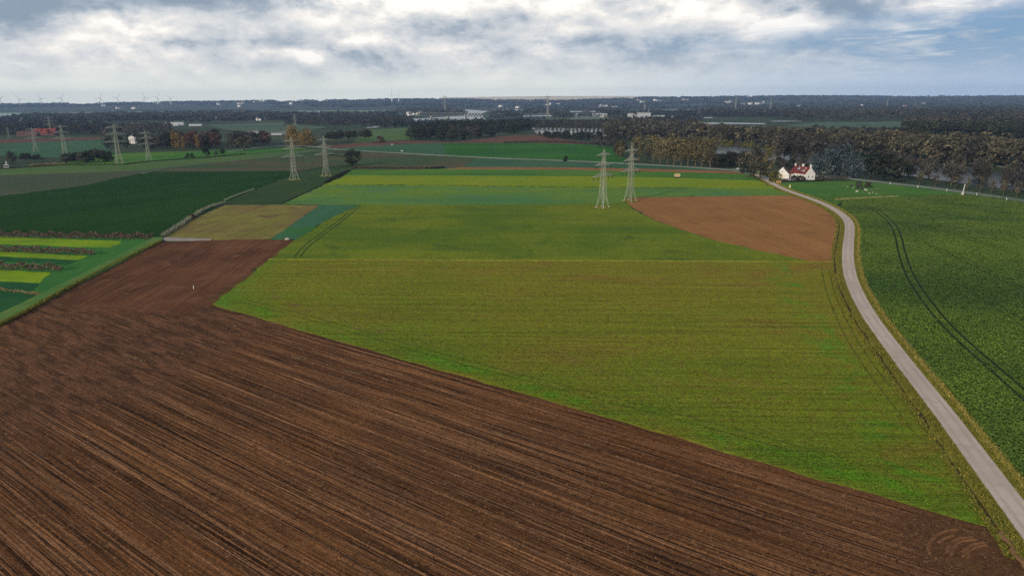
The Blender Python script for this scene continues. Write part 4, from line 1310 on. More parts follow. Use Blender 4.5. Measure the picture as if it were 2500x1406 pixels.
def hedge(line, width, height, leaf, per_m, size, label, name='hedge', cat='hedge', group=None):
    V, Q, T = leaf_row(line, width, height, per_m, size, rng)
    o = link(name, np_mesh(name, V, Q, LEAF[leaf], T))
    return tag(o, label, cat, group)


hedge(pxs((-500, 596), (0, 581), (150, 583), (260, 584), (375, 585)), 1.6, 2.3, 'hedge', 46, 0.26, 'long brown hedge along the top of the bright green strips, under the dark shaded field')
hedge(pxs((-500, 640), (0, 616), (120, 620), (232, 625)), 1.6, 2.2, 'hedge', 46, 0.26, 'brown hedge between the two brightest green strips, middle of three')
hedge(pxs((-500, 700), (0, 659), (80, 661), (152, 664)), 1.6, 2.1, 'hedge', 46, 0.26, 'shortest brown hedge, lowest of three, above the yellowish strip')
hedge(pxs((-500, 775), (0, 710), (50, 716), (98, 723)), 0.5, 0.7, 'straw', 30, 0.2, 'thin line of dry straw coloured grass below the lowest hedge', 'grass_line', 'grass row')
hedge(pxs((1931, 440.5), (1950, 441.5), (1966, 442)), 1.6, 2.5, 'boxhedge', 150, 0.25, 'clipped dark hedge before the long wall of the farmhouse')
hedge(pxs((1908, 443.5), (1950, 445), (1995, 443.5), (2010, 442)), 1.0, 0.8, 'boxhedge', 60, 0.22, 'low dark hedge along the meadow side of the farmhouse garden')
hedge(pxs((1995, 440), (2030, 440.5), (2070, 441)), 2.2, 2.4, 'brown', 80, 0.3, 'brown beech hedge reaching right from the farmhouse to the pale road')
hedge(pxs((76, 408), (110, 405), (160, 403)), 3.0, 1.7, 'straw', 90, 0.3, 'strip of tall dry straw coloured grass beside the pylon clump', 'tall_grass_strip', 'grass row')
hedge(pxs((862, 411), (900, 412), (960, 413), (1030, 413), (1085, 411)), 3.0, 1.2, 'rust', 40, 0.3, 'brown weedy margin right of the lone round tree', 'weed_margin', 'weeds')
hedge(pxs((1085, 412), (1060, 414), (1040, 414)), 3.0, 1.5, 'dark', 50, 0.3, 'dark bramble patch at the end of the weedy margin', 'bramble', 'bush')
hedge(pxs((795, 449), (820, 434), (850, 420)), 3.0, 1.2, 'dark', 50, 0.3, 'dark brambles along the ditch at the foot of the second pylon', 'bramble', 'bush')
hedge(pxs((690, 498.5), (742, 474), (792, 451)), 0.8, 0.5, 'dark', 30, 0.2, 'thin dark weed line along the edge of the blue green crop', 'weed_line', 'weeds')
hedge(pxs((1230, 351), (1310, 348), (1380, 349), (1450, 354)), 4, 2.0, 'brown', 18, 0.5, 'low scrub along the far edge of the bright meadow', 'scrub', 'bush')
hedge(pxs((790, 452.5), (1100, 454.5), (1400, 458.5), (1700, 460)), 0.7, 0.35, 'dark', 12, 0.25, 'thin dark line of weeds between yellow and blue green crop', 'weed_line', 'weeds')
hedge(pxs((0, 414.5), (152, 404.5), (302, 403), (363, 395.5), (500, 386.5), (600, 377)), 1.2, 0.9, 'dark', 14, 0.35, 'dark overgrown ditch line below the round dark tree', 'weed_line', 'weeds')


def blades(name, P, h, wd, leaf, lean=0.35, kind='stuff'):
    n = len(P)
    a = rng.uniform(0, 2 * math.pi, n)
    hh = h * rng.uniform(0.5, 1.3, n)
    ww = wd * rng.uniform(0.6, 1.3, n)
    L = rng.normal(0, lean, (n, 2)) * hh[:, None]
    dx_, dy_ = np.cos(a) * ww, np.sin(a) * ww
    z0 = P[:, 2]
    V = np.stack([np.stack([P[:, 0] - dx_, P[:, 1] - dy_, z0], 1), np.stack([P[:, 0] + dx_, P[:, 1] + dy_, z0], 1),
                  np.stack([P[:, 0] + L[:, 0] + dx_ * 0.6, P[:, 1] + L[:, 1] + dy_ * 0.6, z0 + hh * 0.8], 1), np.stack([P[:, 0] + L[:, 0] * 1.3, P[:, 1] + L[:, 1] * 1.3, z0 + hh], 1)], 1).reshape(-1, 3)
    Q = np.arange(4 * n).reshape(n, 4)
    o = link(name, np_mesh(name, V, Q, LEAF[leaf], np.clip(rng.normal(0.5, 0.25, n), 0, 1)))
    return tag(o, kind=kind)


def along(line, s0, s1, n, z, ymin=60, ymax=420):
    """random points beside a line, between the offsets s0 and s1 to its left"""
    L = np.array([p for p in line if ymin < p[1] < ymax])
    seg = np.diff(L, axis=0)
    ln = np.linalg.norm(seg, axis=1)
    mid = L[:-1] + seg / 2
    wgt = ln / np.clip(np.linalg.norm(mid, axis=1), 60, None)
    k = rng.choice(len(ln), n, p=wgt / wgt.sum())
    t = rng.random(n)
    p = L[k] + seg[k] * t[:, None]
    nr = np.stack([-seg[k][:, 1], seg[k][:, 0]], 1) / ln[k][:, None]
    s = rng.uniform(min(s0, s1), max(s0, s1), n)
    p = p + nr * s[:, None]
    return np.stack([p[:, 0], p[:, 1], np.full(n, z)], 1)


LEAF['verge'] = leafy('leaf_verge', [K(92, 88, 32), K(140, 126, 46), K(184, 160, 74)], 0.05)
LEAF['verge_green'] = leafy('leaf_verge_green', [K(62, 70, 24), K(100, 98, 36), K(142, 124, 54)], 0.05)


def tuft_mat(name, base, extra, lo, hi, ang):
    """leaves that take the colour of the crop they stand in, each a little lighter or darker"""
    m = bpy.data.materials.new(name)
    m.use_nodes = True
    t = NT(m.node_tree)
    b = t.n['Principled BSDF']
    P = t.node('ShaderNodeTexCoord').outputs['Object']
    mp = t.node('ShaderNodeMapping', vector_type='POINT')
    mp.inputs['Rotation'].default_value = (0, 0, -ang)
    t.put(mp.inputs['Vector'], P)
    x, y, _ = t.sep(mp.outputs[0])[:3]
    c = t.mix(t.ramp(t.noise(P, 0.02, 5, 0.6, 0.4), 0.38, 0.62), *base)
    if extra:
        c = extra(t, P, x, y, c, None)
    at = t.node('ShaderNodeAttribute', attribute_name='tint', attribute_type='GEOMETRY').outputs['Fac']
    hsv = t.node('ShaderNodeHueSaturation')
    t.put(hsv.inputs['Value'], t.math('ADD', lo, t.math('MULTIPLY', at, hi - lo)))
    t.put(hsv.inputs['Color'], c)
    t.put(b.inputs['Base Color'], hsv.outputs[0])
    b.inputs['Roughness'].default_value = 0.9
    b.inputs['Specular IOR Level'].default_value = 0.05
    return m


def crop_r_extra(t, P, x, y, c, fine):
    # paler, yellower growth in the middle of the field
    c = t.mix(t.math('MULTIPLY', t.ramp(t.noise(P, 0.035, 5, 0.65, 0.6), 0.50, 0.70), 0.5), c, S(96, 112, 40))
    return c


LEAF['crop'] = tuft_mat('leaf_crop', (S(60, 82, 36), S(82, 102, 38)), crop_r_extra, 0.72, 1.75, 0.0)
LEAF['young'] = tuft_mat('leaf_young', (S(100, 112, 29), S(114, 116, 33)), crop_extra, 0.65, 1.75, -0.05)
LEAF['verge'] = leafy('leaf_verge', [K(84, 84, 38), K(122, 114, 54), K(158, 142, 78)], 0.05)
LEAF['verge_green'] = leafy('leaf_verge_green', [K(60, 70, 26), K(96, 98, 38), K(136, 122, 56)], 0.05)
blades('verge_grass', along(LANE, 2.8, 3.8, 14000, 0.2), 0.45, 0.10, 'verge')
blades('verge_grass', along(LANE, 1.8, 3.0, 14000, 0.2), 0.26, 0.09, 'verge_green')
blades('verge_grass', along(LANE, -1.9, -3.5, 22000, 0.2), 0.30, 0.09, 'verge_green')
blades('ditch_weeds', along(LANE, -4.1, -4.9, 7000, 0.1), 0.40, 0.12, 'verge_green')
bank = pxs((0, 796), (60, 767), (150, 716), (270, 652), (392, 592))
blades('bank_weeds', along(bank[::-1], -0.4, 0.6, 5000, 0.4, 100, 300), 0.6, 0.12, 'verge_green')
# reeds on the ditch left of the tan stubble
RL = smooth(pxs((398, 580), (430, 560), (466, 535), (505, 512), (548, 498)), 5)
pr = along(RL[::-1], -0.8, 0.9, 5200, 0.1, 200, 420)
o = blades('reed_bed', pr, 1.35, 0.10, 'reed', 0.2)
plant('bush', 'rust', G(471, 534), 2.4, 'small rust red bush in the middle of the pale reeds', None, 1.0)


def leaf_tufts(name, P, size, leaf, k=3):
    n = len(P) * k
    base = np.repeat(P, k, 0)
    a = rng.uniform(0, 2 * math.pi, n)
    s = size * rng.uniform(0.55, 1.3, n)
    up = rng.uniform(0.35, 1.0, n)
    d = np.stack([np.cos(a), np.sin(a)], 1)
    q = np.stack([-d[:, 1], d[:, 0]], 1)
    b0 = base[:, :2] + d * (0.05 * s)[:, None]
    m_ = base[:, :2] + d * (0.55 * s)[:, None]
    t_ = base[:, :2] + d * (1.0 * s)[:, None]
    V = np.stack([np.column_stack([b0, base[:, 2]]), np.column_stack([m_ + q * (0.28 * s)[:, None], base[:, 2] + 0.62 * s * up]),
                  np.column_stack([t_, base[:, 2] + 0.62 * s * up * 0.9]), np.column_stack([m_ - q * (0.28 * s)[:, None], base[:, 2] + 0.62 * s * up])], 1).reshape(-1, 3)
    Q = np.arange(4 * n).reshape(n, 4)
    o = link(name, np_mesh(name, V, Q, LEAF[leaf], np.clip(rng.normal(0.5, 0.22, n), 0, 1)))
    return tag(o, kind='stuff')


def near_points(n, xr, yr, test, fall=1.6):
    """random points thinning out with distance from the camera"""
    out = []
    while len(out) < n:
        u = rng.random((n, 3))
        x = xr[0] + (xr[1] - xr[0]) * u[:, 0]
        y = yr[0] + (yr[1] - yr[0]) * u[:, 1]
        D = np.hypot(x, y)
        ok = u[:, 2] < np.clip((yr[0] + 20) / D, 0, 1) ** fall
        for p in zip(x[ok], y[ok]):
            if test(p):
                out.append(p)
                if len(out) >= n:
                    break
    return np.array(out)


lane_np = np.array(LANE)


def lane_side(p):
    """signed distance from the lane, positive on the field's side on the right"""
    d = lane_np - np.array(p)
    i = int(np.argmin((d ** 2).sum(1)))
    i = min(max(i, 1), len(lane_np) - 2)
    t = lane_np[i + 1] - lane_np[i - 1]
    t = t / np.linalg.norm(t)
    v = np.array(p) - lane_np[i]
    return t[0] * v[1] - t[1] * v[0]


rut_np = np.array(dense(RUT, 0.4, 0, False) + dense(RUT2, 0.4, 0, False))


def in_right_crop(p):
    s = lane_side(p)
    if s < 3.9 or p[0] > 0.80 * p[1] + 14:
        return False
    return ((rut_np - np.array(p)) ** 2).sum(1).min() > 0.36 or rng.random() < 0.04


pc = near_points(42000, (62, 330), (78, 370), in_right_crop, 2.3)
leaf_tufts('crop_leaves', np.column_stack([pc, np.full(len(pc), 0.50)]), 0.42, 'crop')


def in_young(p):
    q = np.array(p) - PL
    return (q @ PN) > 0.6 and lane_side(p) < -4.4 and p[0] < 0.80 * p[1] + 10


py_ = near_points(60000, (-80, 104), (74, 222), in_young, 2.4)
leaf_tufts('young_crop_leaves', np.column_stack([py_, np.full(len(py_), 0.17)]), 0.21, 'young', 3)


# straw left lying on the ploughed land
for (x, y), (lx, ly) in (((712, 872), (742, 880)), ((840, 905), (885, 914)), ((935, 926), (955, 931)), ((1210, 1058), (1232, 1063)), ((1425, 1085), (1440, 1089)), ((300, 865), (352, 884))):
    V, Q, T = leaf_row(pxs((x, y), ((x + lx) / 2, (y + ly) / 2 + 1), (lx, ly)), 0.9, 0.12, 26, 0.10, rng)
    tag(link('straw', np_mesh('straw', V, Q, LEAF['straw'], T)), kind='stuff')

# clods on the ploughed land
def in_plough(p):
    q = np.array(p) - PL
    return (q @ PN) < -0.4 and lane_side(p) < -5 and abs(p[0]) < 0.82 * p[1] + 8


pk = near_points(30000, (-110, 60), (62, 165), in_plough, 2.2)
n = len(pk)
sz = np.abs(rng.normal(0.05, 0.03, n)) + 0.04
oc = np.array([(1, 0, 0), (0, 1, 0), (-1, 0, 0), (0, -1, 0), (0, 0, 0.8)])
jit = 1 + rng.normal(0, 0.3, (n, 5, 1))
V = np.column_stack([pk, np.full(n, 0.07)])[:, None, :] + oc[None] * sz[:, None, None] * jit
T4 = np.array([(0, 1, 4), (1, 2, 4), (2, 3, 4), (3, 0, 4)])
Q = (np.arange(n)[:, None, None] * 5 + T4[None]).reshape(-1, 3)
LEAF['clod'] = leafy('clod_soil', [S(40, 27, 21), S(84, 58, 42), S(132, 98, 72)], 0.02)
tag(link('soil_clods', np_mesh('soil_clods', V.reshape(-1, 3), Q, LEAF['clod'], np.repeat(np.clip(rng.normal(0.45, 0.25, n), 0, 1), 4))), kind='stuff')

# ------------------------------------------------------------------ pylons
m_steel = plain('galvanised_steel', (0.42, 0.42, 0.34), 0.6, 0.3, 0.08, 1.0)
m_insul = plain('insulator_brown', (0.035, 0.03, 0.028), 0.5, 0.3, 0.1, 2.0)
m_conc = plain('footing_concrete', S(170, 164, 152), 0.95, 0.1, 0.1, 3.0)
ARM_AZ = math.atan2(0.73, 0.68)                 # the arms point this way: square to the line of pylons


def pylon_meshes():
    # half width of the body at each height
    def hw(z):
        return float(np.interp(z, [0, 7, 16.8, 28], [2.45, 1.32, 0.98, 0.55]))
    body = MB()
    lv = [0, 7, 9.6, 12, 14.4, 16.8, 18.8, 20.7, 22.5, 24.4, 26.2, 28]
    cs = [(-1, -1), (1, -1), (1, 1), (-1, 1)]
    for i in range(len(lv) - 1):
        z0, z1 = lv[i], lv[i + 1]
        a, b = hw(z0), hw(z1)
        for (sx, sy) in cs:
            body.tube((sx * a, sy * a, z0), (sx * b, sy * b, z1), 0.11 if z0 < 17 else 0.085, None, 4)
        for k in range(4):
            p, q = cs[k], cs[(k + 1) % 4]
            if i == 0:
                mid = ((p[0] + q[0]) / 2 * b, (p[1] + q[1]) / 2 * b, z1)
                body.tube((p[0] * a, p[1] * a, z0), mid, 0.07, None, 4)
                body.tube((q[0] * a, q[1] * a, z0), mid, 0.07, None, 4)
                for s, o_ in ((p, q), (q, p)):
                    e = 0.5
                    c0 = ((s[0] * (a + b) / 2), (s[1] * (a + b) / 2), (z0 + z1) / 2)
                    c1 = (s[0] * a * 0.5 + mid[0] * 0.5, s[1] * a * 0.5 + mid[1] * 0.5, (z0 + z1) / 2)
                    body.tube(c0, c1, 0.045, None, 4)
            else:
                body.tube((p[0] * a, p[1] * a, z0), (q[0] * b, q[1] * b, z1), 0.05, None, 4)
                body.tube((q[0] * a, q[1] * a, z0), (p[0] * b, p[1] * b, z1), 0.05, None, 4)
            body.tube((p[0] * b, p[1] * b, z1), (q[0] * b, q[1] * b, z1), 0.05, None, 4)
    for (sx, sy) in cs:
        body.tube((sx * 0.55, sy * 0.55, 28), (0, 0, 30.6), 0.09, 0.07, 4)
    arms = []
    for z, L, up in ((16.8, 9.2, 2.0), (22.5, 7.4, 1.8), (27.6, 6.2, 1.2)):
        ar = MB()
        ins = []
        h0, h1 = hw(z), hw(z + up)
        for s in (-1, 1):
            tip = (s * L, 0, z)
            for sy in (-1, 1):
                ar.tube((s * h0, sy * h0, z), tip, 0.15, 0.12, 4)
                ar.tube((s * h1, sy * h1, z + up), (s * L, 0, z + 0.1), 0.08, 0.07, 4)
            n = 6
            for k in range(n):
                t0, t1 = k / n, (k + 1) / n
                def lo(t, sy):
                    return (s * (h0 + (L - h0) * t), sy * h0 * (1 - t), z)
                def hi(t, sy):
                    return (s * (h1 + (L - h1) * t), sy * h1 * (1 - t), z + up * (1 - t) + 0.1 * t)
                for sy in (-1, 1):
                    ar.tube(lo(t0, sy), hi(t1, sy), 0.04, None, 4)
                    ar.tube(lo(t1, sy), hi(t1, sy), 0.04, None, 4)
                ar.tube(lo(t0, -1), lo(t1, 1), 0.04, None, 4)
            for at in ((L * 0.92, L * 0.5) if z < 20 else (L * 0.88,)) if z < 25 else ():
                im = MB()
                im.tube((s * (at + 0.85), 0, z - 0.05), (s * at, 0, z - 1.9), 0.10, None, 5)
                im.tube((s * (at - 0.85), 0, z - 0.05), (s * at, 0, z - 1.9), 0.10, None, 5)
                im.tube((s * at, -0.25, z - 1.95), (s * at, 0.25, z - 1.95), 0.12, None, 5)
                ins.append(im.mesh('insulator', m_insul))
        ar.box((0, 0, z), (2 * h0 + 0.3, 0.16, 0.16))
        arms.append((ar.mesh('cross_arm', m_steel), ins))
    ft = []
    for (sx, sy) in cs:
        fm = MB()
        fm.box((sx * 2.45, sy * 2.45, 0.35), (0.7, 0.7, 0.8))
        ft.append(fm.mesh('footing', m_conc))
    return body.mesh('lattice_body', m_steel), arms, ft


PY_BODY, PY_ARMS, PY_FEET = pylon_meshes()


def pylon(xy, label, s=1.0, group='lattice pylons crossing the fields', insulators=True):
    e = empty('lattice_pylon', (xy[0], xy[1], 0), ARM_AZ, s)
    tag(e, label, 'pylon', group)
    link('lattice_body', PY_BODY, e)
    for am, ins in PY_ARMS:
        a = link('cross_arm', am, e)
        if insulators:
            for im in ins:
                link('insulator', im, a)
    for fm in PY_FEET:
        link('footing', fm, e)
    return e


def pylon_px(x, base, top, label, group='lattice pylons crossing the fields', insulators=True, xt=None):
    """pylon standing at the pixel (x, base), as tall as the photograph shows it"""
    p = G(x, base)
    D = float(np.linalg.norm(p))
    hor = 255 - 0.0064 * x
    z = 50 - float(p[1]) / math.cos(PITCH) * math.tan((top - hor) / FPX)
    return pylon(p, label, z / 30.6, group, insulators)


pylon_px(1471, 508, 354, 'sunlit lattice pylon in the green crop, left of the near pair')
pylon_px(1538, 492, 345, 'sunlit lattice pylon at the corner of the brown tilled field')
pylon_px(719, 440, 327, 'grey lattice pylon between dark fields, left of the second pair')
pylon_px(797, 431, 325, 'grey lattice pylon beside the ditch, left of the lone round tree')
pylon_px(292, 401, 297, 'lattice pylon just right of the dark clump of trees')
pylon_px(364, 394, 312, 'lattice pylon in the meadow before the golden poplars')
pylon_px(160, 382, 298, 'lattice pylon rising behind the dark clump of trees')
pylon_px(88, 372, 305, 'thin far lattice pylon in the teal meadow at the left')
pylon_px(22, 338, 305, 'faint far lattice pylon at the left picture border, before the woods', insulators=False)
pylon_px(125, 330, 281, 'faint lattice pylon beside the red roofed barn', insulators=False)
pylon_px(721, 308, 275, 'lattice pylon standing behind the golden willows', insulators=False)
# uncut grass under the feet of the near pair
m_foot = field('pylon_grass', S(112, 108, 52), S(92, 98, 42), 0.4, 0.3, 0.8, 0.3, 1.5, 0.5, 0.2, S(120, 92, 58), 0.7)
for x, y in ((1471, 508), (1538, 492), (719, 440), (797, 431)):
    c = G(x, y)
    slab('grass_patch', [c + np.array([math.cos(t), math.sin(t)]) * 4.9 for t in [ARM_AZ + math.pi / 4 + k * math.pi / 2 for k in range(4)]], 0.45, m_foot, 1.5, 0.2)
# the far line beyond the river
for x, y, tp, t in ((1337, 290, 233, 'tall lattice pylon beyond the white water, crossing the skyline'), (1087, 277, 234, 'far lattice pylon crossing the skyline behind the truss bridge'),
                    (1795, 272, 236, 'faint far lattice pylon above the farmhouse woods'), (1880, 272, 240, 'faint far lattice pylon, second from the long lake'),
                    (1573, 280, 244, 'faint far lattice pylon by the gravel works'), (2165, 266, 240, 'faint far lattice pylon over the right hand woods')):
    pylon_px(x, y, tp, t, 'lattice pylons of the far line', insulators=False)

# ------------------------------------------------------------------ buildings
m_white = plain('white_render', (0.78, 0.76, 0.72), 0.9, 0.2, 0.10, 0.8)
m_redroof = plain('red_tiles', (0.155, 0.032, 0.029), 0.85, 0.2, 0.4, 1.6)
m_brownroof = plain('brown_tiles', (0.10, 0.05, 0.04), 0.85, 0.2, 0.2, 1.5)
m_greyroof = plain('grey_slates', (0.12, 0.13, 0.15), 0.7, 0.3, 0.15, 1.0)
m_pane = plain('window_glass', (0.03, 0.04, 0.05), 0.1, 0.5, 0.1, 1.0)
m_skylight = plain('skylight_glass', (0.30, 0.34, 0.40), 0.12, 0.6, 0.05, 1.0)
m_frame = plain('window_frame', (0.75, 0.74, 0.70), 0.7, 0.2, 0.05, 2.0)
m_doorw = plain('door_wood', (0.05, 0.045, 0.04), 0.7, 0.2, 0.1, 2.0)
m_redbarn = plain('red_barn_roof', (0.20, 0.045, 0.04), 0.85, 0.2, 0.1, 1.0)
m_pale = plain('pale_cladding', (0.46, 0.48, 0.48), 0.8, 0.2, 0.05, 0.3)
m_greycl = plain('grey_cladding', (0.30, 0.33, 0.36), 0.8, 0.2, 0.08, 0.3)


def window(parent, c, w_, h_, face, yaw=0.0):
    """face: 'x-' or 'y-' the outward side of the wall the window sits in"""
    d = 0.10
    fm, pm = MB(), MB()
    if face[0] == 'y':
        s = -1 if face[1] == '-' else 1
        y = c[1] + s * d / 2
        for dx_ in (-1, 1):
            fm.box((c[0] + dx_ * (w_ / 2 - 0.05), y, c[2]), (0.1, d, h_))
        for dz_ in (-1, 1):
            fm.box((c[0], y, c[2] + dz_ * (h_ / 2 - 0.05)), (w_ - 0.2, d, 0.1))
        fm.box((c[0], y, c[2]), (0.06, d * 0.8, h_ - 0.2))
        pm.box((c[0], y - s * 0.02, c[2]), (w_ - 0.18, 0.03, h_ - 0.18))
    else:
        s = -1 if face[1] == '-' else 1
        x = c[0] + s * d / 2
        for dy_ in (-1, 1):
            fm.box((x, c[1] + dy_ * (w_ / 2 - 0.05), c[2]), (d, 0.1, h_))
        for dz_ in (-1, 1):
            fm.box((x, c[1], c[2] + dz_ * (h_ / 2 - 0.05)), (d, w_ - 0.2, 0.1))
        fm.box((x, c[1], c[2]), (d * 0.8, 0.06, h_ - 0.2))
        pm.box((x - s * 0.02, c[1], c[2]), (0.03, w_ - 0.18, h_ - 0.18))
    o = fm.build('window', m_frame, parent)
    pm.build('pane', m_pane, o)
    return o


def gable_roof(mb, w_, y0, y1, eave, ridge, over=0.3, th=0.22, xc=0.0):
    a = (ridge - eave) / (w_ / 2)
    e = eave - over * a
    h = w_ / 2 + over
    mb.prism([(xc - h, e), (xc, ridge), (xc + h, e), (xc + h, e + th), (xc, ridge + th), (xc - h, e + th)], y0, y1)
    return mb


# the white farmhouse
FH = empty('farmhouse', (191.2, 445.2, 0.3), math.radians(15.6))
tag(FH, 'white farmhouse with a steep red tiled roof and white gable beside the lane', 'house')
mb = MB()
mb.prism([(-3.5, -0.4), (3.5, -0.4), (3.5, 3.7), (0, 7.5), (-3.5, 3.7)], 0, 16)
mb.build('wall', m_white, FH)
mb = MB()
gable_roof(mb, 7.0, 0.35, 15.8, 3.72, 7.52, 0.35)
roof = mb.build('roof', m_redroof, FH)
for (cx, cy, cz, sx, sy, sz) in ((0, 0.45, 8.3, 0.8, 0.8, 1.9), (0.3, 8.3, 8.1, 1.0, 0.9, 1.9), (0, 15.4, 8.1, 0.7, 0.7, 1.6)):
    c = MB()
    c.box((cx, cy, cz), (sx, sy, sz))
    c.box((cx, cy, cz + sz / 2 + 0.06), (sx + 0.16, sy + 0.16, 0.12))
    c.build('chimney', m_white, roof)
# skylights lying in the left hand slope
sl = (7.52 - 3.72) / 3.5
for (u, y, wd, hd, mm) in ((0.55, 9.6, 2.1, 1.5, m_skylight), (0.36, 5.3, 0.7, 1.6, m_skylight), (0.32, 3.4, 0.7, 0.9, m_frame), (0.72, 4.6, 0.5, 0.5, m_frame), (0.74, 3.3, 0.5, 0.5, m_frame), (0.86, 10.5, 0.4, 0.4, m_frame)):
    xc = -3.5 * (1 - u)
    zc = 3.72 + (7.52 - 3.72) * u + 0.30
    n = Vector((-sl, 0, 1)).normalized()
    tv = Vector((1, 0, sl)).normalized()
    V = []
    for dzn in (-0.06, 0.10):
        for st, sy in ((-1, -1), (1, -1), (1, 1), (-1, 1)):
            V.append(Vector((xc, y, zc)) + tv * (st * hd / 2) + Vector((0, sy * wd / 2, 0)) + n * dzn)
    q = MB()
    q.add(V, [(3, 2, 1, 0), (4, 5, 6, 7), (0, 1, 5, 4), (1, 2, 6, 5), (2, 3, 7, 6), (3, 0, 4, 7)])
    q.build('skylight', mm, roof)
for x, z, w_, h_ in ((-0.75, 4.75, 0.55, 0.75), (0.75, 4.75, 0.55, 0.75), (-1.5, 1.7, 1.0, 1.5), (1.5, 1.7, 1.0, 1.5), (-2.2, 3.5, 0.45, 0.9), (2.0, 3.4, 0.45, 0.9)):
    window(FH, (x, 0, z), w_, h_, 'y-')
for y in (2.2, 5.0, 8.0, 11.0, 13.6):
    window(FH, (-3.5, y, 1.9), 1.2, 1.5, 'x-')
d = MB()
d.box((-3.56, 6.5, 1.0), (0.1, 1.0, 2.1))
d.box((-3.64, 6.8, 1.0), (0.06, 0.06, 0.2))
d.build('door', m_doorw, FH)
lt = MB()
lt.prism([(-6.6, -0.4), (-3.6, -0.4), (-3.6, 2.9), (-6.6, 2.3)], 11.2, 15.8)
lt.build('annex_wall', m_white, FH)
lt = MB()
lt.prism([(-7.0, 2.3), (-3.55, 3.6), (-3.55, 3.85), (-7.0, 2.55)], 10.9, 16.0)
lt.build('annex_roof', m_redroof, FH)

# the small white barn beside it
BN = empty('barn', (176.8, 453.0, 0.3), math.radians(-25))
tag(BN, 'small white barn with a pointed lopsided gable, left of the farmhouse', 'barn')
mb = MB()
mb.prism([(-3.0, -0.4), (3.6, -0.4), (3.6, 2.7), (0.3, 6.0), (-0.4, 7.2), (-0.8, 7.0), (-3.0, 4.6)], 0, 11)
mb.build('wall', m_white, BN)
mb = MB()
mb.prism([(-3.3, 4.4), (-0.6, 7.3), (0.3, 6.08), (3.95, 2.5), (3.95, 2.75), (0.45, 6.35), (-0.6, 7.6), (-3.3, 4.7)], 0.3, 11.2)
mb.build('roof', m_brownroof, BN)
mb = MB()
mb.box((-0.3, -0.06, 1.3), (2.4, 0.1, 2.6))
mb.build('door', plain('barn_door', (0.70, 0.66, 0.50), 0.8, 0.2, 0.05, 1), BN)
mb = MB()
mb.box((3.66, 2.5, 1.2), (0.1, 1.4, 2.2))
mb.build('door', m_doorw, BN)
window(BN, (-0.6, 0, 4.4), 0.7, 0.8, 'y-')


def small_house(xy, w_, l_, eave, ridge, az, label, wall=m_white, roof_m=m_brownroof, name='house', cat='house', group=None, chim=True):
    e = empty(name, (xy[0], xy[1], 0), az)
    tag(e, label, cat, group)
    a = MB()
    a.prism([(-w_ / 2, -0.5), (w_ / 2, -0.5), (w_ / 2, eave), (0, ridge), (-w_ / 2, eave)], -l_ / 2, l_ / 2)
    a.build('wall', wall, e)
    b = MB()
    gable_roof(b, w_, -l_ / 2 - 0.2, l_ / 2 + 0.2, eave + 0.02, ridge + 0.02, 0.3)
    r_ = b.build('roof', roof_m, e)
    if chim:
        c = MB()
        c.box((0.2, l_ * 0.3, ridge + 0.5), (0.8, 0.8, 1.6))
        c.build('chimney', wall, r_)
        wm = MB()
        for s in (-1, 1):
            wm.box((s * w_ * 0.22, -l_ / 2 - 0.03, eave * 0.55), (1.1, 0.08, 1.4))
        wm.build('window_panes', m_pane, e)
    return e


small_house(G(112, 331), 14, 34, 4.5, 11, math.radians(98), 'large red roofed barn among dark trees in the left distance', plain('barn_brick', (0.16, 0.08, 0.07)), m_redbarn, 'barn', 'barn')
small_house(G(70, 333), 12, 30, 3.5, 8, math.radians(98), 'low dark red shed beside the large red roofed barn', plain('shed_brick', (0.12, 0.07, 0.06)), m_brownroof, 'shed', 'shed')
small_house(G(325, 351), 7, 8, 8.5, 10.5, math.radians(10), 'tall narrow white house at the edge of the left wood', m_white, m_brownroof)
small_house(G(16, 409), 3, 4, 2.2, 3.4, math.radians(30), 'pale little shed under the left border clump of trees', m_white, m_greyroof, 'shed', 'shed')
for x, y, w_, l_, az, t in ((55, 297, 10, 14, 40, 'white house with grey roof in the trees above the red roofed barn'), (197, 290, 9, 13, 70, 'white house beside the rounded wood in the left distance'),
                            (426, 262, 14, 26, 90, 'far white house, left of a pair before the blue woods'), (470, 261, 14, 30, 80, 'far white house, right of a pair before the blue woods')):
    small_house(G(x, y), w_, l_, 6, 11, math.radians(az), t, m_white, m_greyroof)
for i, p in enumerate(FAR_HOUSES):
    q = 1.0 + max(0, p[1] - 2500) / 3500
    h_ = small_house(p, 10 * q, 15 * q, 6 * q, 10 * q, random.uniform(0, 3.1), 'small white house standing in the far wooded plain', m_white, m_greyroof if i % 2 else m_brownroof, group='far white houses in the woods', chim=False)
    h_.location.z = p[2]
for i, (x, y, l_) in enumerate(((408, 307, 26), (425, 307.5, 34), (440, 307, 26), (478, 308, 44), (412, 303, 30), (436, 303, 40))):
    small_house(G(x, y), 9, l_ * 0.62, 2.6, 4.0, math.radians(95), 'long low pale industrial shed in the left distance', m_pale, m_pale, 'industrial_shed', 'shed', 'pale industrial sheds', False)
for i, (x, y, l_) in enumerate(((620, 326, 18), (634, 325, 14), (676, 330, 16), (700, 329, 16), (707, 331, 10))):
    small_house(G(x, y), 8, l_, 3.2, 4.6, math.radians(100), 'low pale building beside the gravel yard behind the left wood', m_pale, m_greyroof, 'low_building', 'building', 'low buildings of the gravel yard', False)
slab('gravel_yard', pxs((650, 326), (700, 322), (704, 327), (660, 330)), 0.45, m_redsoil, 8, 0.4)
for x, y in ((740, 283), (757, 283.2), (776, 283.4)):
    small_house(G(x, y), 24, 60, 9, 16, math.radians(2), 'dark gabled factory hall in the row beside the tall chimney', m_greycl, m_pale, 'factory_hall', 'factory', 'factory halls by the chimney', False)
ch = MB()
p = G(784, 283)
ch.tube((p[0], p[1], 0), (p[0], p[1], 36), 1.9, 1.3, 10)
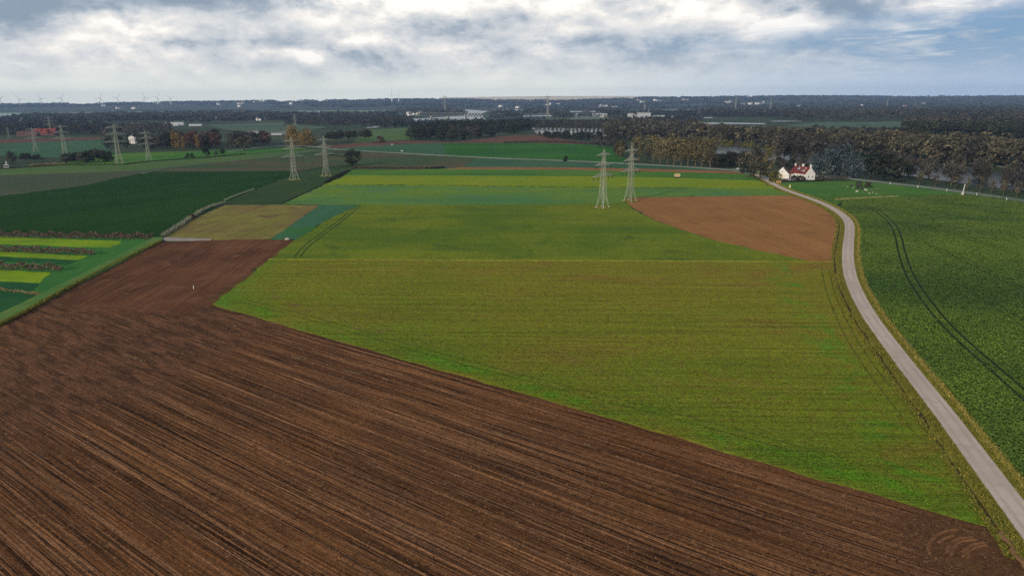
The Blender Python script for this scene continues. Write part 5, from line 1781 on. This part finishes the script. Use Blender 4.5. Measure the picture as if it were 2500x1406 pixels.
ch.tube((p[0], p[1], 36), (p[0], p[1], 37), 1.6, 1.6, 10)
tag(ch.build('factory_chimney', plain('chimney_brick', (0.08, 0.075, 0.08))), 'tall dark factory chimney at the end of the gabled halls', 'chimney')

# church with its spire
p = G(590, 283)
CH = empty('church', (p[0], p[1], 0), math.radians(20))
tag(CH, 'small dark church whose pointed spire rises over the far trees', 'church')
a = MB()
a.box((0, 0, 12), (7, 7, 25))
a.build('tower', plain('church_brick', (0.09, 0.075, 0.07)), CH)
a = MB()
a.add([(-3.7, -3.7, 24.5), (3.7, -3.7, 24.5), (3.7, 3.7, 24.5), (-3.7, 3.7, 24.5), (0, 0, 45)], [(0, 1, 4), (1, 2, 4), (2, 3, 4), (3, 0, 4), (3, 2, 1, 0)])
a.build('spire', m_greyroof, CH)
a = MB()
a.prism([(-6, -0.5), (6, -0.5), (6, 9), (0, 16), (-6, 9)], 3.55, 28)
a.build('nave', plain('church_nave', (0.11, 0.085, 0.08)), CH)

# white church far to the right
p = G(1629, 252)
CH2 = empty('church', (p[0], p[1], 0), 0.3)
tag(CH2, 'white church tower with a pointed cap far off on the right', 'church')
a = MB()
a.box((0, 0, 14), (12, 12, 30))
a.build('tower', m_white, CH2)
a = MB()
a.add([(-6.3, -6.3, 28.8), (6.3, -6.3, 28.8), (6.3, 6.3, 28.8), (-6.3, 6.3, 28.8), (0, 0, 46)], [(0, 1, 4), (1, 2, 4), (2, 3, 4), (3, 0, 4), (3, 2, 1, 0)])
a.build('spire', m_greycl, CH2)
a = MB()
a.prism([(-9, -0.5), (9, -0.5), (9, 12), (0, 20), (-9, 12)], 6.05, 40)
a.build('nave', m_white, CH2)

# gravel works
p = G(1538, 291)
GW = empty('gravel_works', (p[0], p[1], 0), 0.1)
tag(GW, 'pale grey gravel works with a sloping conveyor beyond the brown woods', 'factory')
a = MB()
a.box((0, 0, 7), (12, 10, 15))
a.box((40, 4, 8), (34, 16, 17))
a.box((82, 0, 4), (30, 12, 9))
a.box((112, 0, 3), (24, 12, 7))
a.build('wall', m_pale, GW)
a = MB()
a.box((0, 0, 15), (13, 11, 1))
a.box((40, 4, 17), (36, 18, 1))
a.box((82, 0, 9), (31, 13, 0.8))
a.build('roof', m_greycl, GW)
a = MB()
a.tube((4, -6, 15), (26, -8, 3), 1.4, 1.4, 6)
a.tube((14, -7, 0), (14, -7, 9), 0.4, 0.4, 5)
a.build('conveyor', m_pale, GW)
for i, (x, y, l_) in enumerate(((1462, 285, 40), (1470, 286, 30))):
    small_house(G(x, y), 14, l_, 8, 10, math.radians(88), 'pale flat shed on the river bank left of the gravel works', m_pale, m_pale, 'riverside_shed', 'shed', 'sheds left of the gravel works', False)

# truss bridge over the river
b0, b1 = G(1016, 287.5), G(1184, 292)
BL = float(np.linalg.norm(b1 - b0))
m_truss = plain('bridge_steel', (0.13, 0.14, 0.15), 0.7, 0.2, 0.1, 0.1)
BR = empty('truss_bridge', (b0[0], b0[1], 0), math.atan2(b1[1] - b0[1], b1[0] - b0[0]))
tag(BR, 'grey steel truss bridge across the pale river', 'bridge')
a = MB()
a.box((BL / 2, 0, 7), (BL, 8, 1.0))
a.build('deck', m_truss, BR)
a = MB()
n = int(BL / 14)
for s in (-4.3, 4.3):
    for i in range(n):
        x0, x1 = BL * i / n, BL * (i + 1) / n
        xm = (x0 + x1) / 2
        a.tube((x0, s, 7.6), (xm, s, 16.5), 0.75, None, 4)
        a.tube((xm, s, 16.5), (x1, s, 7.6), 0.75, None, 4)
        if i < n - 1 and (i + 1) % 5:
            a.tube((xm, s, 16.5), (xm + BL / n, s, 16.5), 0.75, None, 4)
a.build('truss', m_truss, BR)
for k in range(1, 4):
    a = MB()
    a.box((BL * k / 4, 0, 3), (3, 8, 7))
    a.build('pier', m_conc, BR)

# ------------------------------------------------------------------ wind turbines
m_turb = plain('turbine_white', (0.95, 0.95, 0.94), 0.6, 0.3, 0.02, 0.1)
m_turb_backlit = plain('turbine_backlit', (0.30, 0.32, 0.34), 0.6, 0.3, 0.02, 0.1)  # grey stands for the backlit side, put into the base colour


def turbine(px, D, hub, rot, label, mat, group):
    az = math.atan2(px - 1250, FPX)
    e = empty('wind_turbine', (D * math.tan(az), D, 0), -az)
    tag(e, label, 'wind turbine', group)
    a = MB()
    a.tube((0, 0, 0), (0, 0, hub), 3.6 * hub / 100, 2.4 * hub / 100, 10)
    a.build('tower', mat, e)
    a = MB()
    a.box((0, 2, hub + 1), (4.5, 12, 4.5))
    a.tube((0, -6, hub + 1), (0, -3.9, hub + 1), 1.0, 2.0, 8)
    a.build('nacelle', mat, e)
    for k in range(3):
        t = rot + k * 2 * math.pi / 3
        d = Vector((math.sin(t), 0, math.cos(t)))
        sdv = Vector((math.cos(t), 0, -math.sin(t)))
        c = Vector((0, -5, hub + 1))
        L = hub * 0.46
        b_ = MB()
        rings = []
        for u, wd in ((0.02, 1.4), (0.2, 2.6), (0.6, 2.0), (1.0, 0.8)):
            q = c + d * (L * u)
            rings.append([q - sdv * wd - Vector((0, .3, 0)), q + sdv * wd - Vector((0, .3, 0)), q + sdv * wd + Vector((0, .3, 0)), q - sdv * wd + Vector((0, .3, 0))])
        b_.loft(rings)
        b_.build('blade', mat, e)


for i, x in enumerate((48, 94, 144, 192, 284, 324, 389, 418, 449, 970, 986)):
    turbine(x, 6600, (98, 92, 98, 102, 99, 98, 104, 104, 94, 124, 114)[i], random.uniform(0, 2), 'white three bladed wind turbine far off on the horizon', m_turb, 'wind turbines on the horizon')
turbine(5, 3900, 100, 0.25, 'nearest wind turbine, coloured backlit grey, at the left picture border, rising high over the horizon', m_turb_backlit, 'wind turbines on the horizon')

# ------------------------------------------------------------------ vehicles, posts, animals and small things
m_tyre = plain('tyre_rubber', (0.02, 0.02, 0.02), 0.9, 0.2, 0.1, 3)


def car(xy, az, col, label, L=4.3, W=1.75, H=1.45, van=False):
    e = empty('car' if not van else 'van', (xy[0], xy[1], 0.6), az)
    tag(e, label, 'car' if not van else 'van')
    pm = plain('car_paint', col, 0.3, 0.5, 0.03, 1)
    a = MB()
    if van:
        out = [(-L / 2, 0.3), (L / 2, 0.3), (L / 2, 0.95), (L * 0.36, 1.1), (L * 0.24, H), (-L / 2, H)]
    else:
        out = [(-L / 2, 0.3), (L / 2, 0.3), (L / 2, 0.68), (L * 0.24, 0.88), (-L * 0.42, 0.92), (-L / 2, 0.85)]
    n = len(out)
    V = [(x, -W / 2, z) for x, z in out] + [(x, W / 2, z) for x, z in out]
    a.add(V, [tuple(range(n)), tuple(range(2 * n - 1, n - 1, -1))] + [(k, n + k, n + (k + 1) % n, (k + 1) % n) for k in range(n)])
    a.build('body', pm, e)
    a = MB()
    if van:
        a.box((L * 0.29, 0, 1.30), (0.30, W * 1.02, 0.42))
    else:
        z0, z1 = 0.885, H
        b0_, b1_ = (-L * 0.40, L * 0.20), (-L * 0.28, L * 0.06)
        V = []
        for z, (xa, xb), hw_ in ((z0, b0_, W * 0.46), (z1 - 0.06, b1_, W * 0.40)):
            V += [(xa, -hw_, z), (xb, -hw_, z), (xb, hw_, z), (xa, hw_, z)]
        a.add(V, [(4, 5, 6, 7), (0, 1, 5, 4), (1, 2, 6, 5), (2, 3, 7, 6), (3, 0, 4, 7)])
    a.build('windows', m_pane, e)
    if not van:
        a = MB()
        a.box((-L * 0.11, 0, H - 0.03), (L * 0.34, W * 0.80, 0.06))
        a.build('roof', pm, e)
    for sx in (-0.31, 0.31):
        for sy in (-1, 1):
            a = MB()
            a.tube((sx * L, sy * (W / 2 - 0.2), 0.33), (sx * L, sy * (W / 2 + 0.02), 0.33), 0.33, 0.33, 10)
            a.build('wheel', m_tyre, e)
    return e


car(G(2011, 439.5), math.radians(8), (0.42, 0.50, 0.62), 'pale blue car parked beside the farmhouse hedge')
car(G(1806, 416), math.radians(12), (0.75, 0.77, 0.78), 'white car standing at the road junction')
car(G(1818, 420.5), math.radians(100), (0.80, 0.80, 0.78), 'white van at the road junction', 4.8, 1.9, 2.1, True)
car(G(1873, 440), math.radians(-20), (0.10, 0.16, 0.26), 'dark blue car half hidden beneath the columnar poplars')

# timber trailer with bales standing in the strip of crop
p = G(1653, 436.5)
TR = empty('hay_wagon', (p[0], p[1], 0.5), 0.05)
tag(TR, 'tan hay wagon standing alone in the green strip right of the pylons', 'wagon')
a = MB()
a.box((0, 0, 1.65), (3.4, 2.2, 1.7))
a.box((0.1, 0, 2.62), (2.8, 2.0, 0.25))
a.build('bales', plain('straw_bales', (0.52, 0.38, 0.22), 1, 0.05, 0.2, 3), TR)
a = MB()
a.box((0, 0, 0.7), (3.6, 2.3, 0.2))
a.tube((-1.8, 0, 0.65), (-2.9, 0, 0.5), 0.07, 0.07, 6)
a.build('bed', m_doorw, TR)
for sx in (-1.1, 1.1):
    for sy in (-1, 1):
        a = MB()
        a.tube((sx, sy * 0.9, 0.3), (sx, sy * 1.12, 0.3), 0.38, 0.38, 10)
        a.build('wheel', m_tyre, TR)

# white posts along the east road
m_post = plain('post_white', (0.80, 0.80, 0.78), 0.7, 0.3, 0.03, 3)
for x, y in ((2173, 451), (2240, 459.5), (2311, 468), (2384, 478), (2457, 491)):
    p = G(x, y)
    e = empty('marker_post', (p[0], p[1], 0.4))
    tag(e, 'short white marker post on the verge of the east road', 'post', 'white marker posts of the east road')
    a = MB()
    a.loft([[(-.14, -.1, -.2), (.14, -.1, -.2), (.14, .1, -.2), (-.14, .1, -.2)], [(-.13, -.09, 1.1), (.13, -.09, 1.1), (.13, .09, 1.2), (-.13, .09, 1.2)]])
    a.build('post', m_post, e)
    a = MB()
    a.box((0, -0.0, 0.85), (0.30, 0.24, 0.16))
    a.build('reflector_band', m_tyre, e)
p = G(2349, 478.5)
BP = empty('barrier', (p[0], p[1], 0.4))
tag(BP, 'raised white barrier pole on a pale block beside the east road', 'barrier')
a = MB()
a.tube((0.1, 0, 0.9), (0.55, 0, 5.9), 0.20, 0.13, 8)
a.build('pole', m_post, BP)
a = MB()
a.box((0, 0, 0.5), (0.9, 0.8, 1.1))
a.box((0, 0, 1.12), (0.6, 0.5, 0.2))
a.build('base_block', plain('barrier_block', (0.66, 0.58, 0.50), 0.8), BP)
a = MB()
a.box((-0.5, 0, 1.0), (0.7, 0.35, 0.35))
a.build('counterweight', m_greycl, BP)

p = G(2008, 440)
LP_ = empty('street_lamp', (p[0], p[1], 0.4))
tag(LP_, 'double headed street lamp behind the parked pale blue car', 'street lamp')
a = MB()
a.tube((0, 0, 0), (0, 0, 4.6), 0.10, 0.07, 8)
a.tube((-0.8, 0, 4.5), (0.8, 0, 4.5), 0.05, 0.05, 6)
a.build('pole', m_steel, LP_)
for s in (-1, 1):
    a = MB()
    a.loft([[(s * .8 - .3, -.2, 4.4), (s * .8 + .3, -.2, 4.4), (s * .8 + .3, .2, 4.4), (s * .8 - .3, .2, 4.4)], [(s * .8 - .16, -.1, 4.75), (s * .8 + .16, -.1, 4.75), (s * .8 + .16, .1, 4.75), (s * .8 - .16, .1, 4.75)]])
    a.build('lamp_head', m_steel, LP_)
p = G(1930, 439.5)
FPn = empty('flag_pole', (p[0], p[1], 0.4))
tag(FPn, 'thin grey pole at the yard corner by the clipped hedge', 'pole')
a = MB()
a.tube((0, 0, -0.2), (0, 0, 3.8), 0.10, 0.08, 8)
a.build('pole', m_steel, FPn)
a = MB()
a.tube((0, 0, 3.8), (0, 0, 3.95), 0.12, 0.06, 8)
a.build('cap', m_steel, FPn)

p = G(1928, 459.5)
YM = empty('pipeline_marker', (p[0], p[1], 0.3))
tag(YM, 'yellow capped white marker in the grass beside the lane below the farmhouse', 'marker')
a = MB()
a.loft([[(-.42, -.3, -.1), (.42, -.3, -.1), (.42, .3, -.1), (-.42, .3, -.1)], [(-.38, -.26, 1.0), (.38, -.26, 1.0), (.38, .26, 1.0), (-.38, .26, 1.0)]])
a.build('post', plain('marker_cream', (0.70, 0.68, 0.42), 0.7), YM)
a = MB()
a.loft([[(-.45, -.32, 1.0), (.45, -.32, 1.0), (.45, .32, 1.0), (-.45, .32, 1.0)], [(-.15, -.12, 1.75), (.15, -.12, 1.75), (.15, .12, 1.75), (-.15, .12, 1.75)]])
a.build('cap', plain('marker_yellow', (0.62, 0.52, 0.16), 0.7), YM)
p = G(473, 706)
WM = empty('survey_peg', (p[0], p[1], 0.1))
tag(WM, 'little white survey peg standing in the ploughed soil', 'post')
a = MB()
a.box((0, 0, 0.35), (0.14, 0.14, 0.8))
a.build('post', m_post, WM)
a = MB()
a.box((0, 0, 0.79), (0.18, 0.18, 0.08))
a.build('cap', m_post, WM)


def stone(p, s, label, group, mat):
    a = MB()
    r = random.Random(int(p[0] * 10))
    rings = []
    for z, k in ((0, 0.9), (0.35, 1.0), (0.7, 0.75), (0.9, 0.3)):
        rings.append([(math.cos(t) * s * k * r.uniform(.8, 1.15), math.sin(t) * s * k * r.uniform(.7, 1.1), z * s) for t in [i * math.pi / 4 for i in range(8)]])
    a.loft(rings)
    o = a.build('stone', mat)
    o.location = (p[0], p[1], 0.3)
    tag(o, label, 'stone', group)


m_stone = plain('stone_pale', S(160, 150, 136), 0.95, 0.1, 0.12, 2)
stone(G(702, 588), 0.9, 'pale boulder at the corner of the ploughed field', None, m_stone)
for x, y, s in ((2092, 470, 0.9), (2112, 466, 0.8), (2116, 467, 0.6), (2122, 474, 0.5), (2140, 476, 0.45), (2083, 460, 0.5), (2069, 458, 0.4), (2130, 472, .4)):
    stone(G(x, y), s, 'pale stone among weeds in the meadow right of the farmhouse', 'stones in the meadow', m_stone)
for x, y, h, lf in ((2097, 456, 3.0, 'brown'), (2118, 458, 3.2, 'brown'), (2078, 458, 1.6, 'grey'), (2094, 461, 1.6, 'grey'), (2104, 464, 1.5, 'grey'), (2128, 469, 1.4, 'reed'), (2142, 466, 1.5, 'reed')):
    plant('bush', lf, G(x, y), h, 'ragged weed bush in the meadow right of the farmhouse', 'weed bushes in the meadow', 1.2)
for x, y in ((1897, 448), (1901, 448.5), (1905, 448.5)):
    p = G(x, y)
    e = empty('clay_pot', (p[0], p[1], 0.3))
    tag(e, 'orange clay tub at the foot of the yellow green bush', 'tub', 'clay tubs by the lane')
    a = MB()
    a.tube((0, 0, 0), (0, 0, 1.1), 0.38, 0.55, 10)
    a.build('pot', plain('terracotta', (0.52, 0.30, 0.14), 0.9), e)
    a = MB()
    a.tube((0, 0, 1.1), (0, 0, 1.25), 0.62, 0.62, 10)
    a.build('rim', plain('terracotta_rim', (0.56, 0.34, 0.16), 0.9), e)


def cow(p, az, mat, label):
    """one continuous body: trunk, neck, head and four jointed legs grown from a skeleton"""
    J = {'hip': (-0.75, 0, 1.20), 'belly': (0.0, 0, 1.05), 'chest': (0.65, 0, 1.12), 'neck': (1.05, 0, 1.25), 'poll': (1.30, 0, 1.10), 'nose': (1.55, 0, 0.75), 'tail': (-1.0, 0, 1.25), 'tail_end': (-1.1, 0, 0.6)}
    R_ = {'hip': .34, 'belly': .40, 'chest': .36, 'neck': .20, 'poll': .17, 'nose': .10, 'tail': .05, 'tail_end': .04}
    E_ = [('hip', 'belly'), ('belly', 'chest'), ('chest', 'neck'), ('neck', 'poll'), ('poll', 'nose'), ('hip', 'tail'), ('tail', 'tail_end')]
    for s in (-1, 1):
        for nm, ch in (('f', [(0.62, .22 * s, .85), (0.60, .22 * s, .45), (0.62, .22 * s, .05)]), ('h', [(-0.62, .22 * s, .88), (-0.86, .22 * s, .50), (-0.80, .22 * s, .05)])):
            prev = 'chest' if nm == 'f' else 'hip'
            for i, c in enumerate(ch):
                k = f'{nm}{s}{i}'
                J[k], R_[k] = c, (.15, .085, .07)[i]
                E_.append((prev, k))
                prev = k
    names = list(J)
    me = bpy.data.meshes.new('cow')
    me.from_pydata([J[k] for k in names], [(names.index(a_), names.index(b_)) for a_, b_ in E_], [])
    me.materials.append(mat)
    o = link('cow', me)
    o.location = (p[0], p[1], 0.4)
    o.rotation_euler = (0, 0, az)
    sk = o.modifiers.new('skin', 'SKIN')
    if not me.skin_vertices:
        pass
    for i, k in enumerate(names):
        me.skin_vertices[0].data[i].radius = (R_[k], R_[k])
    me.skin_vertices[0].data[0].use_root = True
    o.modifiers.new('smooth', 'SUBSURF').render_levels = 1
    tag(o, label, 'cow', 'cattle in the far meadow')


m_cow_w = plain('cow_white', (0.75, 0.73, 0.70), 0.9, 0.1, 0.05, 1)
m_cow_d = plain('cow_dark', (0.03, 0.028, 0.026), 0.9, 0.1, 0.1, 1)
cow(G(957, 356), 0.4, m_cow_w, 'pale cow in the far meadow, beside a dark one')
cow(G(968, 354), 2.8, m_cow_d, 'dark cow standing behind the pale cows in the far meadow')
cow(G(981, 372), 0.1, m_cow_w, 'pale cow alone just above the far road')

# ------------------------------------------------------------------ haze
hz_m = bpy.data.materials.new('haze')
hz_m.use_nodes = True
t = NT(hz_m.node_tree)
t.n.clear()
pv = t.node('ShaderNodeVolumePrincipled')
pv.inputs['Color'].default_value = (0.40, 0.62, 1.0, 1)
pv.inputs['Density'].default_value = 6.8e-5
pv.inputs['Anisotropy'].default_value = 0.0
om = t.node('ShaderNodeOutputMaterial')
t.l.new(pv.outputs[0], om.inputs['Volume'])
mb = MB()
mb.box((0, 4100, 99.0), (24600, 11800, 206))
hz_o = mb.build('haze', hz_m)
tag(hz_o, kind='stuff')
